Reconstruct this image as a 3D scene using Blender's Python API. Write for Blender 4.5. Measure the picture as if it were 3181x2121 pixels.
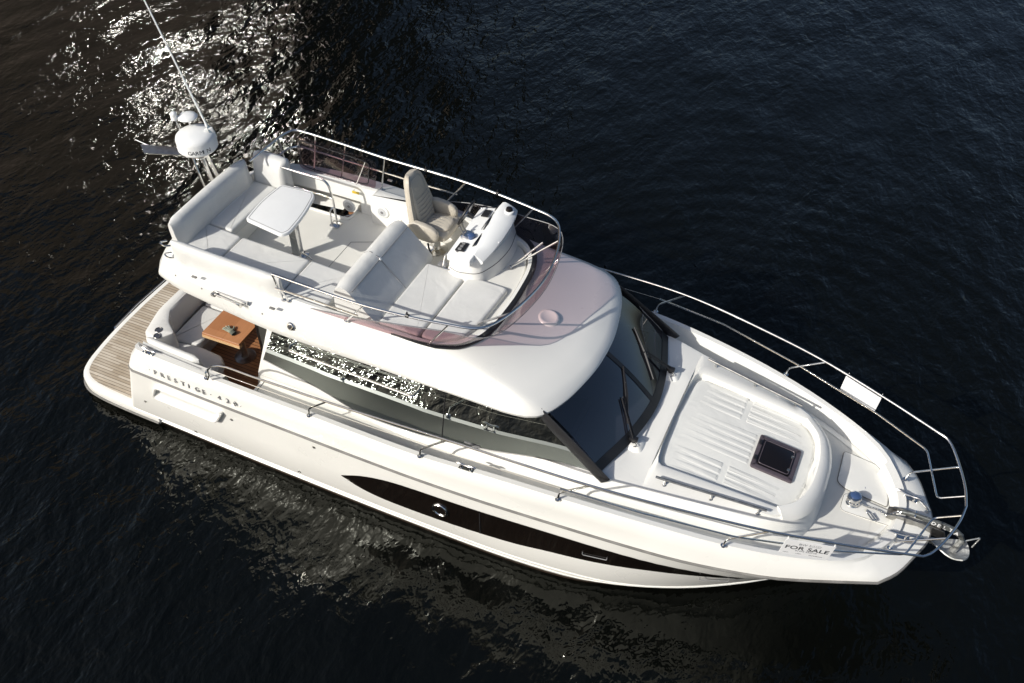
import bpy, bmesh, math, random
import numpy as np
from mathutils import Vector, Matrix, Euler

for o in list(bpy.data.objects):
    bpy.data.objects.remove(o, do_unlink=True)
scene = bpy.context.scene
COL = scene.collection
rng = random.Random(7)
PI = math.pi

# ------------------------------------------------------------------ camera
cam_d = bpy.data.cameras.new("camera")
cam = bpy.data.objects.new("camera", cam_d)
COL.objects.link(cam)
cam.location = (7.157, -8.724, 11.895)
cam.rotation_euler = (PI / 2 - 0.78505, 0, 2.00281 - PI / 2)
cam_d.sensor_width = 36
cam_d.lens = 35.22
cam_d.clip_start = 0.1
cam_d.clip_end = 3000
scene.camera = cam

# ------------------------------------------------------------------ light
SUN_EL, SUN_AZ = math.radians(33.5), math.radians(235.0)   # az: where the sun stands, ccw from +x
sun_dir = Vector((math.cos(SUN_AZ) * math.cos(SUN_EL), math.sin(SUN_AZ) * math.cos(SUN_EL), math.sin(SUN_EL)))
world = bpy.data.worlds.new("World")
scene.world = world
world.use_nodes = True
wn, wl = world.node_tree.nodes, world.node_tree.links
bg = wn["Background"]
sky = wn.new("ShaderNodeTexSky")
sky.sky_type = 'NISHITA'
sky.sun_disc = False
sky.sun_elevation = SUN_EL
sky.sun_rotation = math.atan2(sun_dir.x, sun_dir.y)
sky.air_density = 1.0
sky.dust_density = 3.5
sky.ozone_density = 2.0
wl.new(sky.outputs[0], bg.inputs[0])
bg.inputs[1].default_value = 0.08
sun_l = bpy.data.lights.new("sun", 'SUN')
sun_l.energy = 3.5
sun_l.angle = math.radians(0.53)
sun_l.color = (1.0, 0.962, 0.89)
sun_o = bpy.data.objects.new("sun", sun_l)
COL.objects.link(sun_o)
sun_o.rotation_euler = sun_dir.to_track_quat('Z', 'Y').to_euler()
sun_o.location = (0, 0, 40)
scene.view_settings.view_transform = 'Standard'
scene.view_settings.look = 'None'
scene.view_settings.gamma = 1
scene.view_settings.exposure = 0.3
scene.render.engine = 'CYCLES'
cy = scene.cycles
cy.max_bounces = 8
cy.transparent_max_bounces = 16
cy.glossy_bounces = 5
cy.use_denoising = True
cy.caustics_reflective = False
cy.caustics_refractive = False
cy.sample_clamp_indirect = 0
cy.blur_glossy = 0.0

# ------------------------------------------------------------------ materials
def new_mat(name):
    m = bpy.data.materials.new(name)
    m.use_nodes = True
    return m, m.node_tree.nodes, m.node_tree.links, m.node_tree.nodes["Principled BSDF"]

def pmat(name, col, rough=0.4, metal=0.0, coat=0.0, bump=None, var=None, ior=None, spec=None):
    """principled; bump=(scale, strength, distance); var=(scale, amount) soft colour mottling"""
    m, n, l, b = new_mat(name)
    b.inputs["Base Color"].default_value = (*col, 1)
    b.inputs["Roughness"].default_value = rough
    b.inputs["Metallic"].default_value = metal
    b.inputs["Coat Weight"].default_value = coat
    b.inputs["Coat Roughness"].default_value = 0.06
    if ior: b.inputs["IOR"].default_value = ior
    if spec is not None: b.inputs["Specular IOR Level"].default_value = spec
    tc = n.new("ShaderNodeTexCoord")
    if bump:
        t = n.new("ShaderNodeTexNoise"); t.inputs["Scale"].default_value = bump[0]; t.inputs["Detail"].default_value = 3
        l.new(tc.outputs["Object"], t.inputs["Vector"])
        bp = n.new("ShaderNodeBump"); bp.inputs["Strength"].default_value = bump[1]; bp.inputs["Distance"].default_value = bump[2]
        l.new(t.outputs["Fac"], bp.inputs["Height"]); l.new(bp.outputs[0], b.inputs["Normal"])
    if var:
        t = n.new("ShaderNodeTexNoise"); t.inputs["Scale"].default_value = var[0]; t.inputs["Detail"].default_value = 5
        l.new(tc.outputs["Object"], t.inputs["Vector"])
        r = n.new("ShaderNodeMapRange"); r.inputs["From Min"].default_value = 0.3; r.inputs["From Max"].default_value = 0.7
        r.inputs["To Min"].default_value = 1 - var[1]; r.inputs["To Max"].default_value = 1 + var[1] * 0.4
        l.new(t.outputs["Fac"], r.inputs["Value"])
        mx = n.new("ShaderNodeMix"); mx.data_type = 'RGBA'; mx.blend_type = 'MULTIPLY'; mx.inputs[0].default_value = 1
        mx.inputs[6].default_value = (*col, 1)
        l.new(r.outputs[0], mx.inputs[7]); l.new(mx.outputs[2], b.inputs["Base Color"])
        rr = n.new("ShaderNodeMapRange"); rr.inputs["To Min"].default_value = rough * 0.8; rr.inputs["To Max"].default_value = min(1, rough * 1.25)
        l.new(t.outputs["Fac"], rr.inputs["Value"]); l.new(rr.outputs[0], b.inputs["Roughness"])
    return m

M = {}
M['gel'] = pmat("white_gelcoat", (0.80, 0.795, 0.755), 0.28, coat=0.25, var=(1.3, 0.035), bump=(1.1, 0.04, 0.02))
M['nonskid'] = pmat("cream_nonskid", (0.735, 0.725, 0.675), 0.62, bump=(170, 0.35, 0.003), var=(2.2, 0.05))
M['pad'] = pmat("foredeck_pad", (0.76, 0.76, 0.72), 0.6, bump=(120, 0.25, 0.003), var=(2.0, 0.04))
M['vinyl'] = pmat("pale_grey_vinyl", (0.66, 0.66, 0.635), 0.55, bump=(210, 0.4, 0.003), var=(3.0, 0.06))
M['vinyl_tan'] = pmat("tan_vinyl", (0.52, 0.475, 0.395), 0.5, bump=(160, 0.35, 0.002), var=(4.0, 0.07))
M['seam'] = pmat("seam_piping", (0.25, 0.25, 0.25), 0.7)
M['steel'] = pmat("polished_steel", (0.74, 0.735, 0.72), 0.14, metal=1.0, var=(25, 0.12))
M['steel_dark'] = pmat("worn_steel", (0.42, 0.41, 0.39), 0.32, metal=1.0, var=(18, 0.25))
M['wire'] = pmat("guard_wire", (0.62, 0.58, 0.50), 0.55, metal=0.3)
M['black'] = pmat("black_rubber", (0.012, 0.012, 0.014), 0.45)
M['blackgloss'] = pmat("black_gloss_glass", (0.006, 0.004, 0.003), 0.05, coat=0.5)
M['grey'] = pmat("grey_trim", (0.22, 0.22, 0.225), 0.45, var=(14, 0.2))
M['rub'] = pmat("rub_strip", (0.20, 0.195, 0.185), 0.4, var=(5, 0.3))
M['boot'] = pmat("brown_antifoul", (0.045, 0.026, 0.015), 0.6, var=(3, 0.4))
M['plastic'] = pmat("white_plastic", (0.80, 0.81, 0.80), 0.35, var=(6, 0.03))
M['sign'] = pmat("sign_board", (0.86, 0.87, 0.88), 0.45, var=(6, 0.03))
M['ink'] = pmat("dark_ink", (0.035, 0.037, 0.045), 0.6)
M['ink_grey'] = pmat("grey_ink", (0.26, 0.27, 0.29), 0.6)
M['chrome_letter'] = pmat("chrome_letter", (0.36, 0.36, 0.37), 0.3, metal=0.8)
M['white_ink'] = pmat("white_ink", (0.78, 0.79, 0.79), 0.5)
M['glove'] = pmat("knit_glove", (0.30, 0.33, 0.26), 0.9, bump=(400, 0.6, 0.002), var=(40, 0.35))
M['cuff'] = pmat("glove_cuff", (0.10, 0.11, 0.09), 0.9, bump=(300, 0.6, 0.002))
M['interior'] = pmat("interior_liner", (0.32, 0.31, 0.30), 0.8, var=(5, 0.1))
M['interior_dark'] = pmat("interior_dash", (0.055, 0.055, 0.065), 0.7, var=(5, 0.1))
M['interior_wood'] = pmat("interior_wood", (0.28, 0.10, 0.04), 0.4, var=(6, 0.3))
M['speaker'] = pmat("speaker_grille", (0.52, 0.53, 0.54), 0.6, bump=(500, 0.6, 0.002))
M['yellow'] = pmat("yellow_sticker", (0.75, 0.52, 0.03), 0.5)
M['galv'] = pmat("galvanised_anchor", (0.46, 0.47, 0.46), 0.5, metal=0.6, var=(22, 0.3), bump=(60, 0.2, 0.004))
M['shank'] = pmat("dark_shank", (0.16, 0.17, 0.165), 0.45, metal=0.5, var=(20, 0.4))
M['brick'] = pmat("brown_brick", (0.125, 0.095, 0.075), 0.85, var=(0.6, 0.3))
M['pane'] = pmat("window_pane", (0.55, 0.55, 0.56), 0.10, metal=1.0)
M['pane_dim'] = pmat("dim_window_pane", (0.42, 0.42, 0.42), 0.115, metal=1.0)  # less reflective mirror metal, added for the weaker glint patches
M['hatch_frame'] = pmat("plum_grey_frame", (0.105, 0.085, 0.10), 0.4, metal=0.3, var=(14, 0.15))
M['blue'] = pmat("blue_face", (0.05, 0.09, 0.2), 0.25)

def add_soft_bump(m, scale, dist):
    n, l = m.node_tree.nodes, m.node_tree.links; b = n["Principled BSDF"]
    tc = n.new("ShaderNodeTexCoord"); t = n.new("ShaderNodeTexNoise"); t.inputs["Scale"].default_value = scale; t.inputs["Detail"].default_value = 2; t.inputs["Distortion"].default_value = 0.8
    l.new(tc.outputs["Object"], t.inputs["Vector"]); bp = n.new("ShaderNodeBump"); bp.inputs["Distance"].default_value = dist; bp.inputs["Strength"].default_value = 0.8
    l.new(t.outputs["Fac"], bp.inputs["Height"])
    old = b.inputs["Normal"].links
    if old:
        nb = old[0].from_node; l.new(bp.outputs[0], nb.inputs["Normal"])
    else: l.new(bp.outputs[0], b.inputs["Normal"])
add_soft_bump(M['vinyl'], 2.6, 0.018)
add_soft_bump(M['vinyl_tan'], 9.0, 0.012)
add_soft_bump(M['pad'], 3.0, 0.012)

def wood_mat(name, c1, c2, caulk, plank, rough, axis=1, grain=1.0, off=0.0):
    """planks run along x; caulk lines at every `plank` metres of y"""
    m, n, l, b = new_mat(name)
    tc = n.new("ShaderNodeTexCoord")
    sp = n.new("ShaderNodeSeparateXYZ"); l.new(tc.outputs["Object"], sp.inputs[0])
    def math_(op, a, bb):
        x = n.new("ShaderNodeMath"); x.operation = op
        for i, v in enumerate((a, bb)):
            if v is None: continue
            if isinstance(v, (int, float)): x.inputs[i].default_value = v
            else: l.new(v, x.inputs[i])
        return x.outputs[0]
    q = math_('ADD', sp.outputs[axis], 50 + off)
    q = math_('DIVIDE', q, plank)
    fr = math_('FRACT', q, None)
    fl = math_('FLOOR', q, None)
    d = math_('ABSOLUTE', math_('SUBTRACT', fr, 0.5), None)
    line = math_('GREATER_THAN', d, 0.5 - 0.0045 / plank)
    # butt joints, staggered, tone per board
    wnz = n.new("ShaderNodeTexWhiteNoise"); wnz.noise_dimensions = '1D'; l.new(fl, wnz.inputs["W"])
    xs = math_('ADD', math_('DIVIDE', sp.outputs[1 - axis], 0.75), math_('MULTIPLY', wnz.outputs["Value"], 7.3))
    brd = math_('ADD', math_('FLOOR', xs, None), math_('MULTIPLY', fl, 17.31))
    w2 = n.new("ShaderNodeTexWhiteNoise"); w2.noise_dimensions = '1D'; l.new(brd, w2.inputs["W"])
    mp = n.new("ShaderNodeMapping"); l.new(tc.outputs["Object"], mp.inputs[0])
    sc = [3.0, 3.0, 3.0]; sc[axis] = 55.0
    mp.inputs["Scale"].default_value = sc
    nz = n.new("ShaderNodeTexNoise"); nz.inputs["Scale"].default_value = grain; nz.inputs["Detail"].default_value = 6; nz.inputs["Roughness"].default_value = 0.65
    l.new(mp.outputs[0], nz.inputs["Vector"])
    nz2 = n.new("ShaderNodeTexNoise"); nz2.inputs["Scale"].default_value = 2.2; nz2.inputs["Detail"].default_value = 4
    l.new(tc.outputs["Object"], nz2.inputs["Vector"])
    f = math_('ADD', math_('MULTIPLY', nz.outputs["Fac"], 0.55), math_('MULTIPLY', w2.outputs["Value"], 0.38))
    f = math_('ADD', f, math_('MULTIPLY', math_('SUBTRACT', nz2.outputs["Fac"], 0.5), 0.8))
    rp = n.new("ShaderNodeValToRGB")
    rp.color_ramp.elements[0].position = 0.2; rp.color_ramp.elements[0].color = (*c1, 1)
    rp.color_ramp.elements[1].position = 0.8; rp.color_ramp.elements[1].color = (*c2, 1)
    l.new(f, rp.inputs[0])
    mx = n.new("ShaderNodeMix"); mx.data_type = 'RGBA'
    l.new(line, mx.inputs[0]); l.new(rp.outputs[0], mx.inputs[6]); mx.inputs[7].default_value = (*caulk, 1)
    l.new(mx.outputs[2], b.inputs["Base Color"])
    b.inputs["Roughness"].default_value = rough
    bp = n.new("ShaderNodeBump"); bp.inputs["Strength"].default_value = 0.25; bp.inputs["Distance"].default_value = 0.003
    l.new(nz.outputs["Fac"], bp.inputs["Height"]); l.new(bp.outputs[0], b.inputs["Normal"])
    return m
M['teak'] = wood_mat("weathered_teak", (0.36, 0.295, 0.215), (0.60, 0.535, 0.44), (0.11, 0.085, 0.06), 0.0535, 0.75)
M['teak_dark'] = wood_mat("oiled_teak", (0.30, 0.13, 0.055), (0.47, 0.22, 0.095), (0.045, 0.02, 0.01), 0.06, 0.5)
M['table_wood'] = wood_mat("varnished_table", (0.38, 0.165, 0.07), (0.50, 0.235, 0.11), (0.38, 0.165, 0.07), 5.0, 0.3, axis=0)
M['table_edge'] = wood_mat("pale_table_edge", (0.62, 0.40, 0.20), (0.74, 0.52, 0.29), (0.6, 0.4, 0.2), 5.0, 0.4, axis=1)

def glass_mat(name, tint, refl_lo, refl_hi, rough=0.0, gcol=(1, 1, 1)):
    """tinted sheet: see-through tint plus facing-dependent reflection"""
    m, n, l, b = new_mat(name)
    n.remove(b)
    out = n["Material Output"]
    tr = n.new("ShaderNodeBsdfTransparent"); tr.inputs[0].default_value = (*tint, 1)
    gl = n.new("ShaderNodeBsdfGlossy"); gl.inputs["Roughness"].default_value = rough; gl.inputs[0].default_value = (*gcol, 1)
    fr = n.new("ShaderNodeLayerWeight"); fr.inputs[0].default_value = 0.5
    pw = n.new("ShaderNodeMath"); pw.operation = 'POWER'; l.new(fr.outputs["Facing"], pw.inputs[0]); pw.inputs[1].default_value = 4.0
    mr = n.new("ShaderNodeMapRange"); mr.inputs["To Min"].default_value = refl_lo; mr.inputs["To Max"].default_value = refl_hi
    l.new(pw.outputs[0], mr.inputs["Value"])
    mx = n.new("ShaderNodeMixShader"); l.new(mr.outputs[0], mx.inputs[0]); l.new(tr.outputs[0], mx.inputs[1]); l.new(gl.outputs[0], mx.inputs[2])
    l.new(mx.outputs[0], out.inputs[0])
    return m
M['tint'] = glass_mat("plum_acrylic", (0.80, 0.705, 0.72), 0.03, 0.5)
M['screen'] = glass_mat("windscreen_glass", (0.15, 0.155, 0.19), 0.12, 0.9)
M['sideglass'] = glass_mat("mirror_side_glass", (0.045, 0.05, 0.05), 0.42, 0.95, 0.008, (0.93, 1.0, 0.97))
M['hatchglass'] = glass_mat("smoked_hatch_glass", (0.03, 0.02, 0.03), 0.05, 0.8)

# ------------------------------------------------------------------ mesh helpers
class MB:
    def __init__(s): s.v = []; s.f = []
    def add(s, vs, fs):
        o = len(s.v); s.v += [tuple(float(c) for c in p) for p in vs]; s.f += [tuple(i + o for i in f) for f in fs]; return s
    def grid(s, rows, cu=False, cv=False, flip=False):
        nr, nc = len(rows), len(rows[0]); vs = [p for r in rows for p in r]; fs = []
        for i in range(nr if cv else nr - 1):
            for j in range(nc if cu else nc - 1):
                a, b2 = i * nc + j, i * nc + (j + 1) % nc
                c, d = ((i + 1) % nr) * nc + (j + 1) % nc, ((i + 1) % nr) * nc + j
                fs.append((a, d, c, b2) if flip else (a, b2, c, d))
        return s.add(vs, fs)
    def poly(s, pts, flip=False):
        idx = tuple(range(len(pts))); return s.add(pts, [idx[::-1] if flip else idx])
    def box(s, c, d, rot=None):
        vs = []
        for z in (-.5, .5):
            for x, y in ((-.5, -.5), (.5, -.5), (.5, .5), (-.5, .5)):
                p = Vector((x * d[0], y * d[1], z * d[2]))
                if rot is not None: p = rot @ p
                vs.append(p + Vector(c))
        return s.add(vs, [(3, 2, 1, 0), (4, 5, 6, 7), (0, 1, 5, 4), (1, 2, 6, 5), (2, 3, 7, 6), (3, 0, 4, 7)])
    def tube(s, pts, r, n=10, closed=False, caps=True):
        P = [Vector(p) for p in pts]; N = len(P); rows = []
        R = r if isinstance(r, (list, tuple)) else [r] * N
        up = None
        for i in range(N):
            a = P[(i - 1) % N] if (closed or i > 0) else P[i]; b2 = P[(i + 1) % N] if (closed or i < N - 1) else P[i]
            t = (b2 - a).normalized()
            if up is None: up = t.orthogonal().normalized()
            else:
                up = up - t * up.dot(t)
                up = t.orthogonal().normalized() if up.length < 1e-6 else up.normalized()
            w = t.cross(up)
            rows.append([P[i] + R[i] * (up * math.cos(2 * PI * k / n) + w * math.sin(2 * PI * k / n)) for k in range(n)])
        o = len(s.v); s.grid(rows, cu=True, cv=closed)
        if caps and not closed:
            s.f.append(tuple(o + k for k in range(n))[::-1]); s.f.append(tuple(o + (N - 1) * n + k for k in range(n)))
        return s
    def layers(s, outl, lays, cap=True):
        """outl: closed 2d polygon (ccw); lays: [(z or fn, inset)]"""
        rows = []
        for z, ins in lays:
            q = inset(outl, ins)
            rows.append([(x, y, z(x, y) if callable(z) else z) for x, y in q])
        o = len(s.v); s.grid(rows, cu=True)
        n = len(outl)
        if cap:
            from mathutils.geometry import tessellate_polygon
            e = o + (len(rows) - 1) * n
            convex = all((rows[0][(i + 1) % n][0] - rows[0][i][0]) * (rows[0][(i + 2) % n][1] - rows[0][(i + 1) % n][1]) - (rows[0][(i + 1) % n][1] - rows[0][i][1]) * (rows[0][(i + 2) % n][0] - rows[0][(i + 1) % n][0]) > -1e-7 for i in range(n))
            if convex:
                s.f.append(tuple(o + k for k in range(n))[::-1]); s.f.append(tuple(e + k for k in range(n)))
            else:
                for base, row in ((o, rows[0]), (e, rows[-1])):
                    for t in tessellate_polygon([[Vector((p[0], p[1], 0)) for p in row]]): s.f.append(tuple(base + k for k in t))
        return s
    def lathe(s, prof, c=(0, 0, 0), n=24, mat=None):
        rows = []
        for r, z in prof:
            row = []
            for k in range(n):
                p = Vector((r * math.cos(2 * PI * k / n), r * math.sin(2 * PI * k / n), z))
                if mat is not None: p = mat @ p
                row.append(p + Vector(c))
            rows.append(row)
        o = len(s.v); s.grid(rows, cu=True)
        s.f.append(tuple(o + k for k in range(n))[::-1]); e = o + (len(rows) - 1) * n; s.f.append(tuple(e + k for k in range(n)))
        return s
    def build(s, name, mat, parent=None, smooth=34, bevel=None, loc=None, thick=None, recalc=True, wn=False):
        me = bpy.data.meshes.new(name)
        vv = s.v
        if loc is not None: vv = [(a - loc[0], b2 - loc[1], c - loc[2]) for a, b2, c in vv]
        me.from_pydata(vv, [], s.f); me.validate()
        bm = bmesh.new(); bm.from_mesh(me)
        bmesh.ops.remove_doubles(bm, verts=bm.verts, dist=1e-5)
        if thick:
            r = bmesh.ops.solidify(bm, geom=list(bm.faces), thickness=thick)
        if False: pass
        if recalc: bmesh.ops.recalc_face_normals(bm, faces=bm.faces)
        if bevel:
            ed = [e for e in bm.edges if len(e.link_faces) == 2 and e.calc_face_angle(0) > math.radians(bevel[2] if len(bevel) > 2 else 40)]
            bmesh.ops.bevel(bm, geom=ed, offset=bevel[0], segments=bevel[1], affect='EDGES', profile=0.6, clamp_overlap=True)
        bm.to_mesh(me); bm.free()
        if isinstance(mat, (list, tuple)):
            for m_ in mat: me.materials.append(M[m_])
        else: me.materials.append(M[mat])
        if smooth:
            me.polygons.foreach_set("use_smooth", [True] * len(me.polygons)); me.set_sharp_from_angle(angle=math.radians(smooth))
        o = bpy.data.objects.new(name, me); COL.objects.link(o)
        if loc is not None: o.location = loc
        if parent is not None: o.parent = parent
        if wn:
            md = o.modifiers.new('weighted', 'WEIGHTED_NORMAL'); md.keep_sharp = True; md.weight = 80
        return o

def inset(poly, d):
    if d == 0: return list(poly)
    n = len(poly); out = []
    for i in range(n):
        p0, p1, p2 = (Vector(poly[(i + k) % n][:2]) for k in (-1, 0, 1))
        e1, e2 = (p1 - p0), (p2 - p1)
        e1 = e1.normalized() if e1.length > 1e-9 else e2.normalized(); e2 = e2.normalized() if e2.length > 1e-9 else e1
        n1, n2 = Vector((-e1.y, e1.x)), Vector((-e2.y, e2.x))
        b2 = n1 + n2
        if b2.length < 1e-6: b2 = n1
        b2.normalize(); k = d / max(0.35, b2.dot(n1))
        q = p1 + b2 * k; out.append((q.x, q.y))
    return out

def rounded(poly, r, n=5):
    """round the corners of a polygon; r scalar or list"""
    N = len(poly); out = []
    for i in range(N):
        p0, p1, p2 = (Vector(poly[(i + k) % N]) for k in (-1, 0, 1))
        rr = r[i] if isinstance(r, (list, tuple)) else r
        a, b2 = (p0 - p1), (p2 - p1)
        rr = min(rr, a.length * 0.49, b2.length * 0.49)
        if rr <= 1e-4: out.append((p1.x, p1.y)); continue
        A, B = p1 + a.normalized() * rr, p1 + b2.normalized() * rr
        for k in range(n + 1):
            t = k / n; q = A * (1 - t) ** 2 + p1 * 2 * t * (1 - t) + B * t * t
            out.append((q.x, q.y))
    return out

def cr(pts, n, closed=False):
    """Catmull-Rom through pts, n samples evenly by length"""
    P = np.array(pts, float)
    if len(P) == 2: return [tuple(P[0] + (P[1] - P[0]) * t) for t in np.linspace(0, 1, n)]
    Q = np.vstack([2 * P[0] - P[1], P, 2 * P[-1] - P[-2]]); dense = []
    for i in range(len(P) - 1):
        p0, p1, p2, p3 = Q[i:i + 4]
        t01 = max(np.linalg.norm(p1 - p0) ** .5, 1e-6); t12 = max(np.linalg.norm(p2 - p1) ** .5, 1e-6); t23 = max(np.linalg.norm(p3 - p2) ** .5, 1e-6)
        m1 = t12 * ((p1 - p0) / t01 - (p2 - p0) / (t01 + t12) + (p2 - p1) / t12)
        m2 = t12 * ((p2 - p1) / t12 - (p3 - p1) / (t12 + t23) + (p3 - p2) / t23)
        for t in np.linspace(0, 1, 24, endpoint=False):
            dense.append((2 * t**3 - 3 * t**2 + 1) * p1 + (t**3 - 2 * t**2 + t) * m1 + (-2 * t**3 + 3 * t**2) * p2 + (t**3 - t**2) * m2)
    dense.append(P[-1]); D = np.array(dense)
    s = np.concatenate([[0], np.cumsum(np.linalg.norm(np.diff(D, axis=0), axis=1))])
    u = np.linspace(0, s[-1], n)
    return [tuple(np.interp(u, s, D[:, k])[i] for k in range(D.shape[1])) for i in range(n)]

def tab(t):
    xs = [a for a, _ in t]; ys = [b for _, b in t]
    return lambda x: float(np.interp(x, xs, ys))
def mirror(p): return (p[0], -p[1], p[2])
def bend(pts, r=0.06, n=5):
    """polyline with filleted corners, for bent tube"""
    P = [Vector(p) for p in pts]; out = [P[0]]
    for i in range(1, len(P) - 1):
        a, b2 = P[i - 1] - P[i], P[i + 1] - P[i]
        rr = min(r, a.length * .45, b2.length * .45); A, B = P[i] + a.normalized() * rr, P[i] + b2.normalized() * rr
        for k in range(n + 1):
            t = k / n; out.append(A * (1 - t)**2 + P[i] * 2 * t * (1 - t) + B * t * t)
    out.append(P[-1]); return out

def empty(name, loc=(0, 0, 0), parent=None, rz=0):
    o = bpy.data.objects.new(name, None); o.empty_display_size = 0.2; COL.objects.link(o); o.location = loc; o.rotation_euler = (0, 0, rz)
    if parent is not None: o.parent = parent
    return o
def tag(o, label, cat, group=None, kind=None):
    o["label"] = label; o["category"] = cat
    if group: o["group"] = group
    if kind: o["kind"] = kind
    return o
def lbl(o, s): o["label"] = s; return o
def text(name, s, mat, parent, origin, xdir, ydir, size, depth=0.003, squeeze=1.0, spacing=1.0, align='LEFT', bold=0.0):
    """lettering as mesh: xdir along the text, ydir up the letters"""
    cu = bpy.data.curves.new(name, 'FONT'); cu.body = s; cu.size = size; cu.extrude = depth; cu.space_character = spacing; cu.align_x = align; cu.offset = bold
    t = bpy.data.objects.new(name, cu); COL.objects.link(t)
    dg = bpy.context.evaluated_depsgraph_get(); me = bpy.data.meshes.new_from_object(t.evaluated_get(dg))
    bpy.data.objects.remove(t)
    X = Vector(xdir).normalized(); Y = (Vector(ydir) - X * Vector(ydir).dot(X)).normalized(); Z = X.cross(Y)
    mt = Matrix(((X.x * squeeze, Y.x, Z.x, origin[0]), (X.y * squeeze, Y.y, Z.y, origin[1]), (X.z * squeeze, Y.z, Z.z, origin[2]), (0, 0, 0, 1)))
    me.transform(mt); me.materials.clear(); me.materials.append(M[mat])
    o = bpy.data.objects.new(name, me); COL.objects.link(o)
    if parent is not None: o.parent = parent
    return o
def copy_tree(o, parent=None, loc=None):
    c = o.copy(); COL.objects.link(c)
    c.parent = parent if parent is not None else o.parent
    if loc is not None: c.location = loc
    for ch in list(o.children): copy_tree(ch, c)
    return c
# ================================================================== water
def build_water():
    m, n, l, b = new_mat("harbour_water")
    b.inputs["Base Color"].default_value = (0.0016, 0.0019, 0.0015, 1)
    b.inputs["Roughness"].default_value = 0.095
    b.inputs["IOR"].default_value = 1.35
    b.inputs["Specular Tint"].default_value = (0.98, 1.0, 0.90, 1)
    tc = n.new("ShaderNodeTexCoord")
    def noise(scale, detail, rough, sx, sy, rot, dist=0.0):
        mp = n.new("ShaderNodeMapping"); mp.inputs["Rotation"].default_value = (0, 0, math.radians(rot)); mp.inputs["Scale"].default_value = (sx, sy, 1)
        l.new(tc.outputs["Object"], mp.inputs[0])
        t = n.new("ShaderNodeTexNoise"); t.inputs["Scale"].default_value = scale; t.inputs["Detail"].default_value = detail; t.inputs["Roughness"].default_value = rough
        t.inputs["Distortion"].default_value = dist
        l.new(mp.outputs[0], t.inputs["Vector"]); return t.outputs["Fac"]
    def bump(h, strength, dist, prev=None):
        bp = n.new("ShaderNodeBump"); bp.inputs["Strength"].default_value = strength; bp.inputs["Distance"].default_value = dist
        l.new(h, bp.inputs["Height"])
        if prev is not None: l.new(prev, bp.inputs["Normal"])
        return bp.outputs[0]
    a = noise(0.55, 2, 0.5, 1.0, 0.55, 35, 0.3)
    c = noise(2.2, 3, 0.5, 1.25, 0.62, 28, 0.5)
    d = noise(6.5, 2, 0.55, 1.2, 0.75, 20, 0.3)
    gust = noise(0.11, 3, 0.6, 1.0, 0.7, 50)
    gm = n.new("ShaderNodeMapRange"); gm.inputs["From Min"].default_value = 0.36; gm.inputs["From Max"].default_value = 0.64; gm.inputs["To Min"].default_value = 0.45; gm.inputs["To Max"].default_value = 1.25
    l.new(gust, gm.inputs["Value"])
    def scaled(h):
        x = n.new("ShaderNodeMath"); x.operation = 'MULTIPLY'; l.new(h, x.inputs[0]); l.new(gm.outputs[0], x.inputs[1]); return x.outputs[0]
    c, d = scaled(c), scaled(d)
    # faint rings spreading from the far side of the hull
    sp = n.new("ShaderNodeVectorMath"); sp.operation = 'DISTANCE'; l.new(tc.outputs["Object"], sp.inputs[0]); sp.inputs[1].default_value = (6.2, 2.6, 0)
    def mm(op, u, v=None):
        x = n.new("ShaderNodeMath"); x.operation = op
        for i, q in enumerate((u, v)):
            if q is None: continue
            if isinstance(q, (int, float)): x.inputs[i].default_value = q
            else: l.new(q, x.inputs[i])
        return x.outputs[0]
    rr = mm('ADD', sp.outputs["Value"], mm('MULTIPLY', a, 0.7))
    env = mm('POWER', 2.718, mm('MULTIPLY', mm('POWER', mm('DIVIDE', mm('SUBTRACT', sp.outputs["Value"], 4.6), 2.6), 2.0), -1.0))
    ring = mm('MULTIPLY', mm('SINE', mm('MULTIPLY', rr, 13.0)), env)
    nb = bump(ring, 1.0, 0.0035)
    nb = bump(a, 1.0, 0.20, nb); nb = bump(c, 1.0, 0.062, nb); nb = bump(d, 1.0, 0.024, nb)
    l.new(nb, b.inputs["Normal"])
    me = bpy.data.meshes.new("water")
    s = 900
    me.from_pydata([(-s, -s, 0), (s, -s, 0), (s, s, 0), (-s, s, 0)], [], [(0, 1, 2, 3)])
    me.materials.append(m)
    o = bpy.data.objects.new("water", me); COL.objects.link(o)
    o["kind"] = "structure"
    return o
build_water()

# ---- tall brick waterfront block beyond the upper left of the frame: its sunlit panes throw the bright patches onto the water
PATCHES = []      # where the panes' beams land on the water, pane sizes, bright (1) or dim (0) glass
_r = random.Random(3)
for (x, y), w, h, cl in [((-9.9, 8.0), 1.2, 1.7, 1), ((-8.9, 7.2), .6, .8, 1), ((-8.5, 9.3), 1.1, 1.1, 0), ((-7.35, 8.5), .8, 1.0, 0), ((-11.7, 7.9), .8, 1.3, 0), ((-11.3, 5.7), .6, .7, 0), ((-7.55, 6.7), .9, .5, 0), ((-7.9, 5.5), .9, .5, 0), ((-8.6, 4.7), 1.0, .6, 0), ((-7.0, 3.3), .9, .7, 0), ((-6.0, 2.9), .8, .5, 0), ((-5.2, 6.3), .8, 1.1, 1), ((-8.05, 10.9), .8, .7, 1), ((-5.9, 4.3), .5, .5, 0)]:
    # each glint patch gets small mirror panes, some left out at random
    nu, nv = max(1, round(w / .5)), max(1, round(h / .5))
    for a in range(nu):
        for c in range(nv):
            if nu * nv > 2 and _r.random() < .2: continue
            PATCHES.append(((x + (a - (nu - 1) / 2) * .52 + _r.uniform(-.08, .08), y + (c - (nv - 1) / 2) * .7 - (a - (nu - 1) / 2) * .1 + _r.uniform(-.1, .1)), _r.uniform(.36, .5), _r.uniform(.34, .48), cl))
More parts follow.
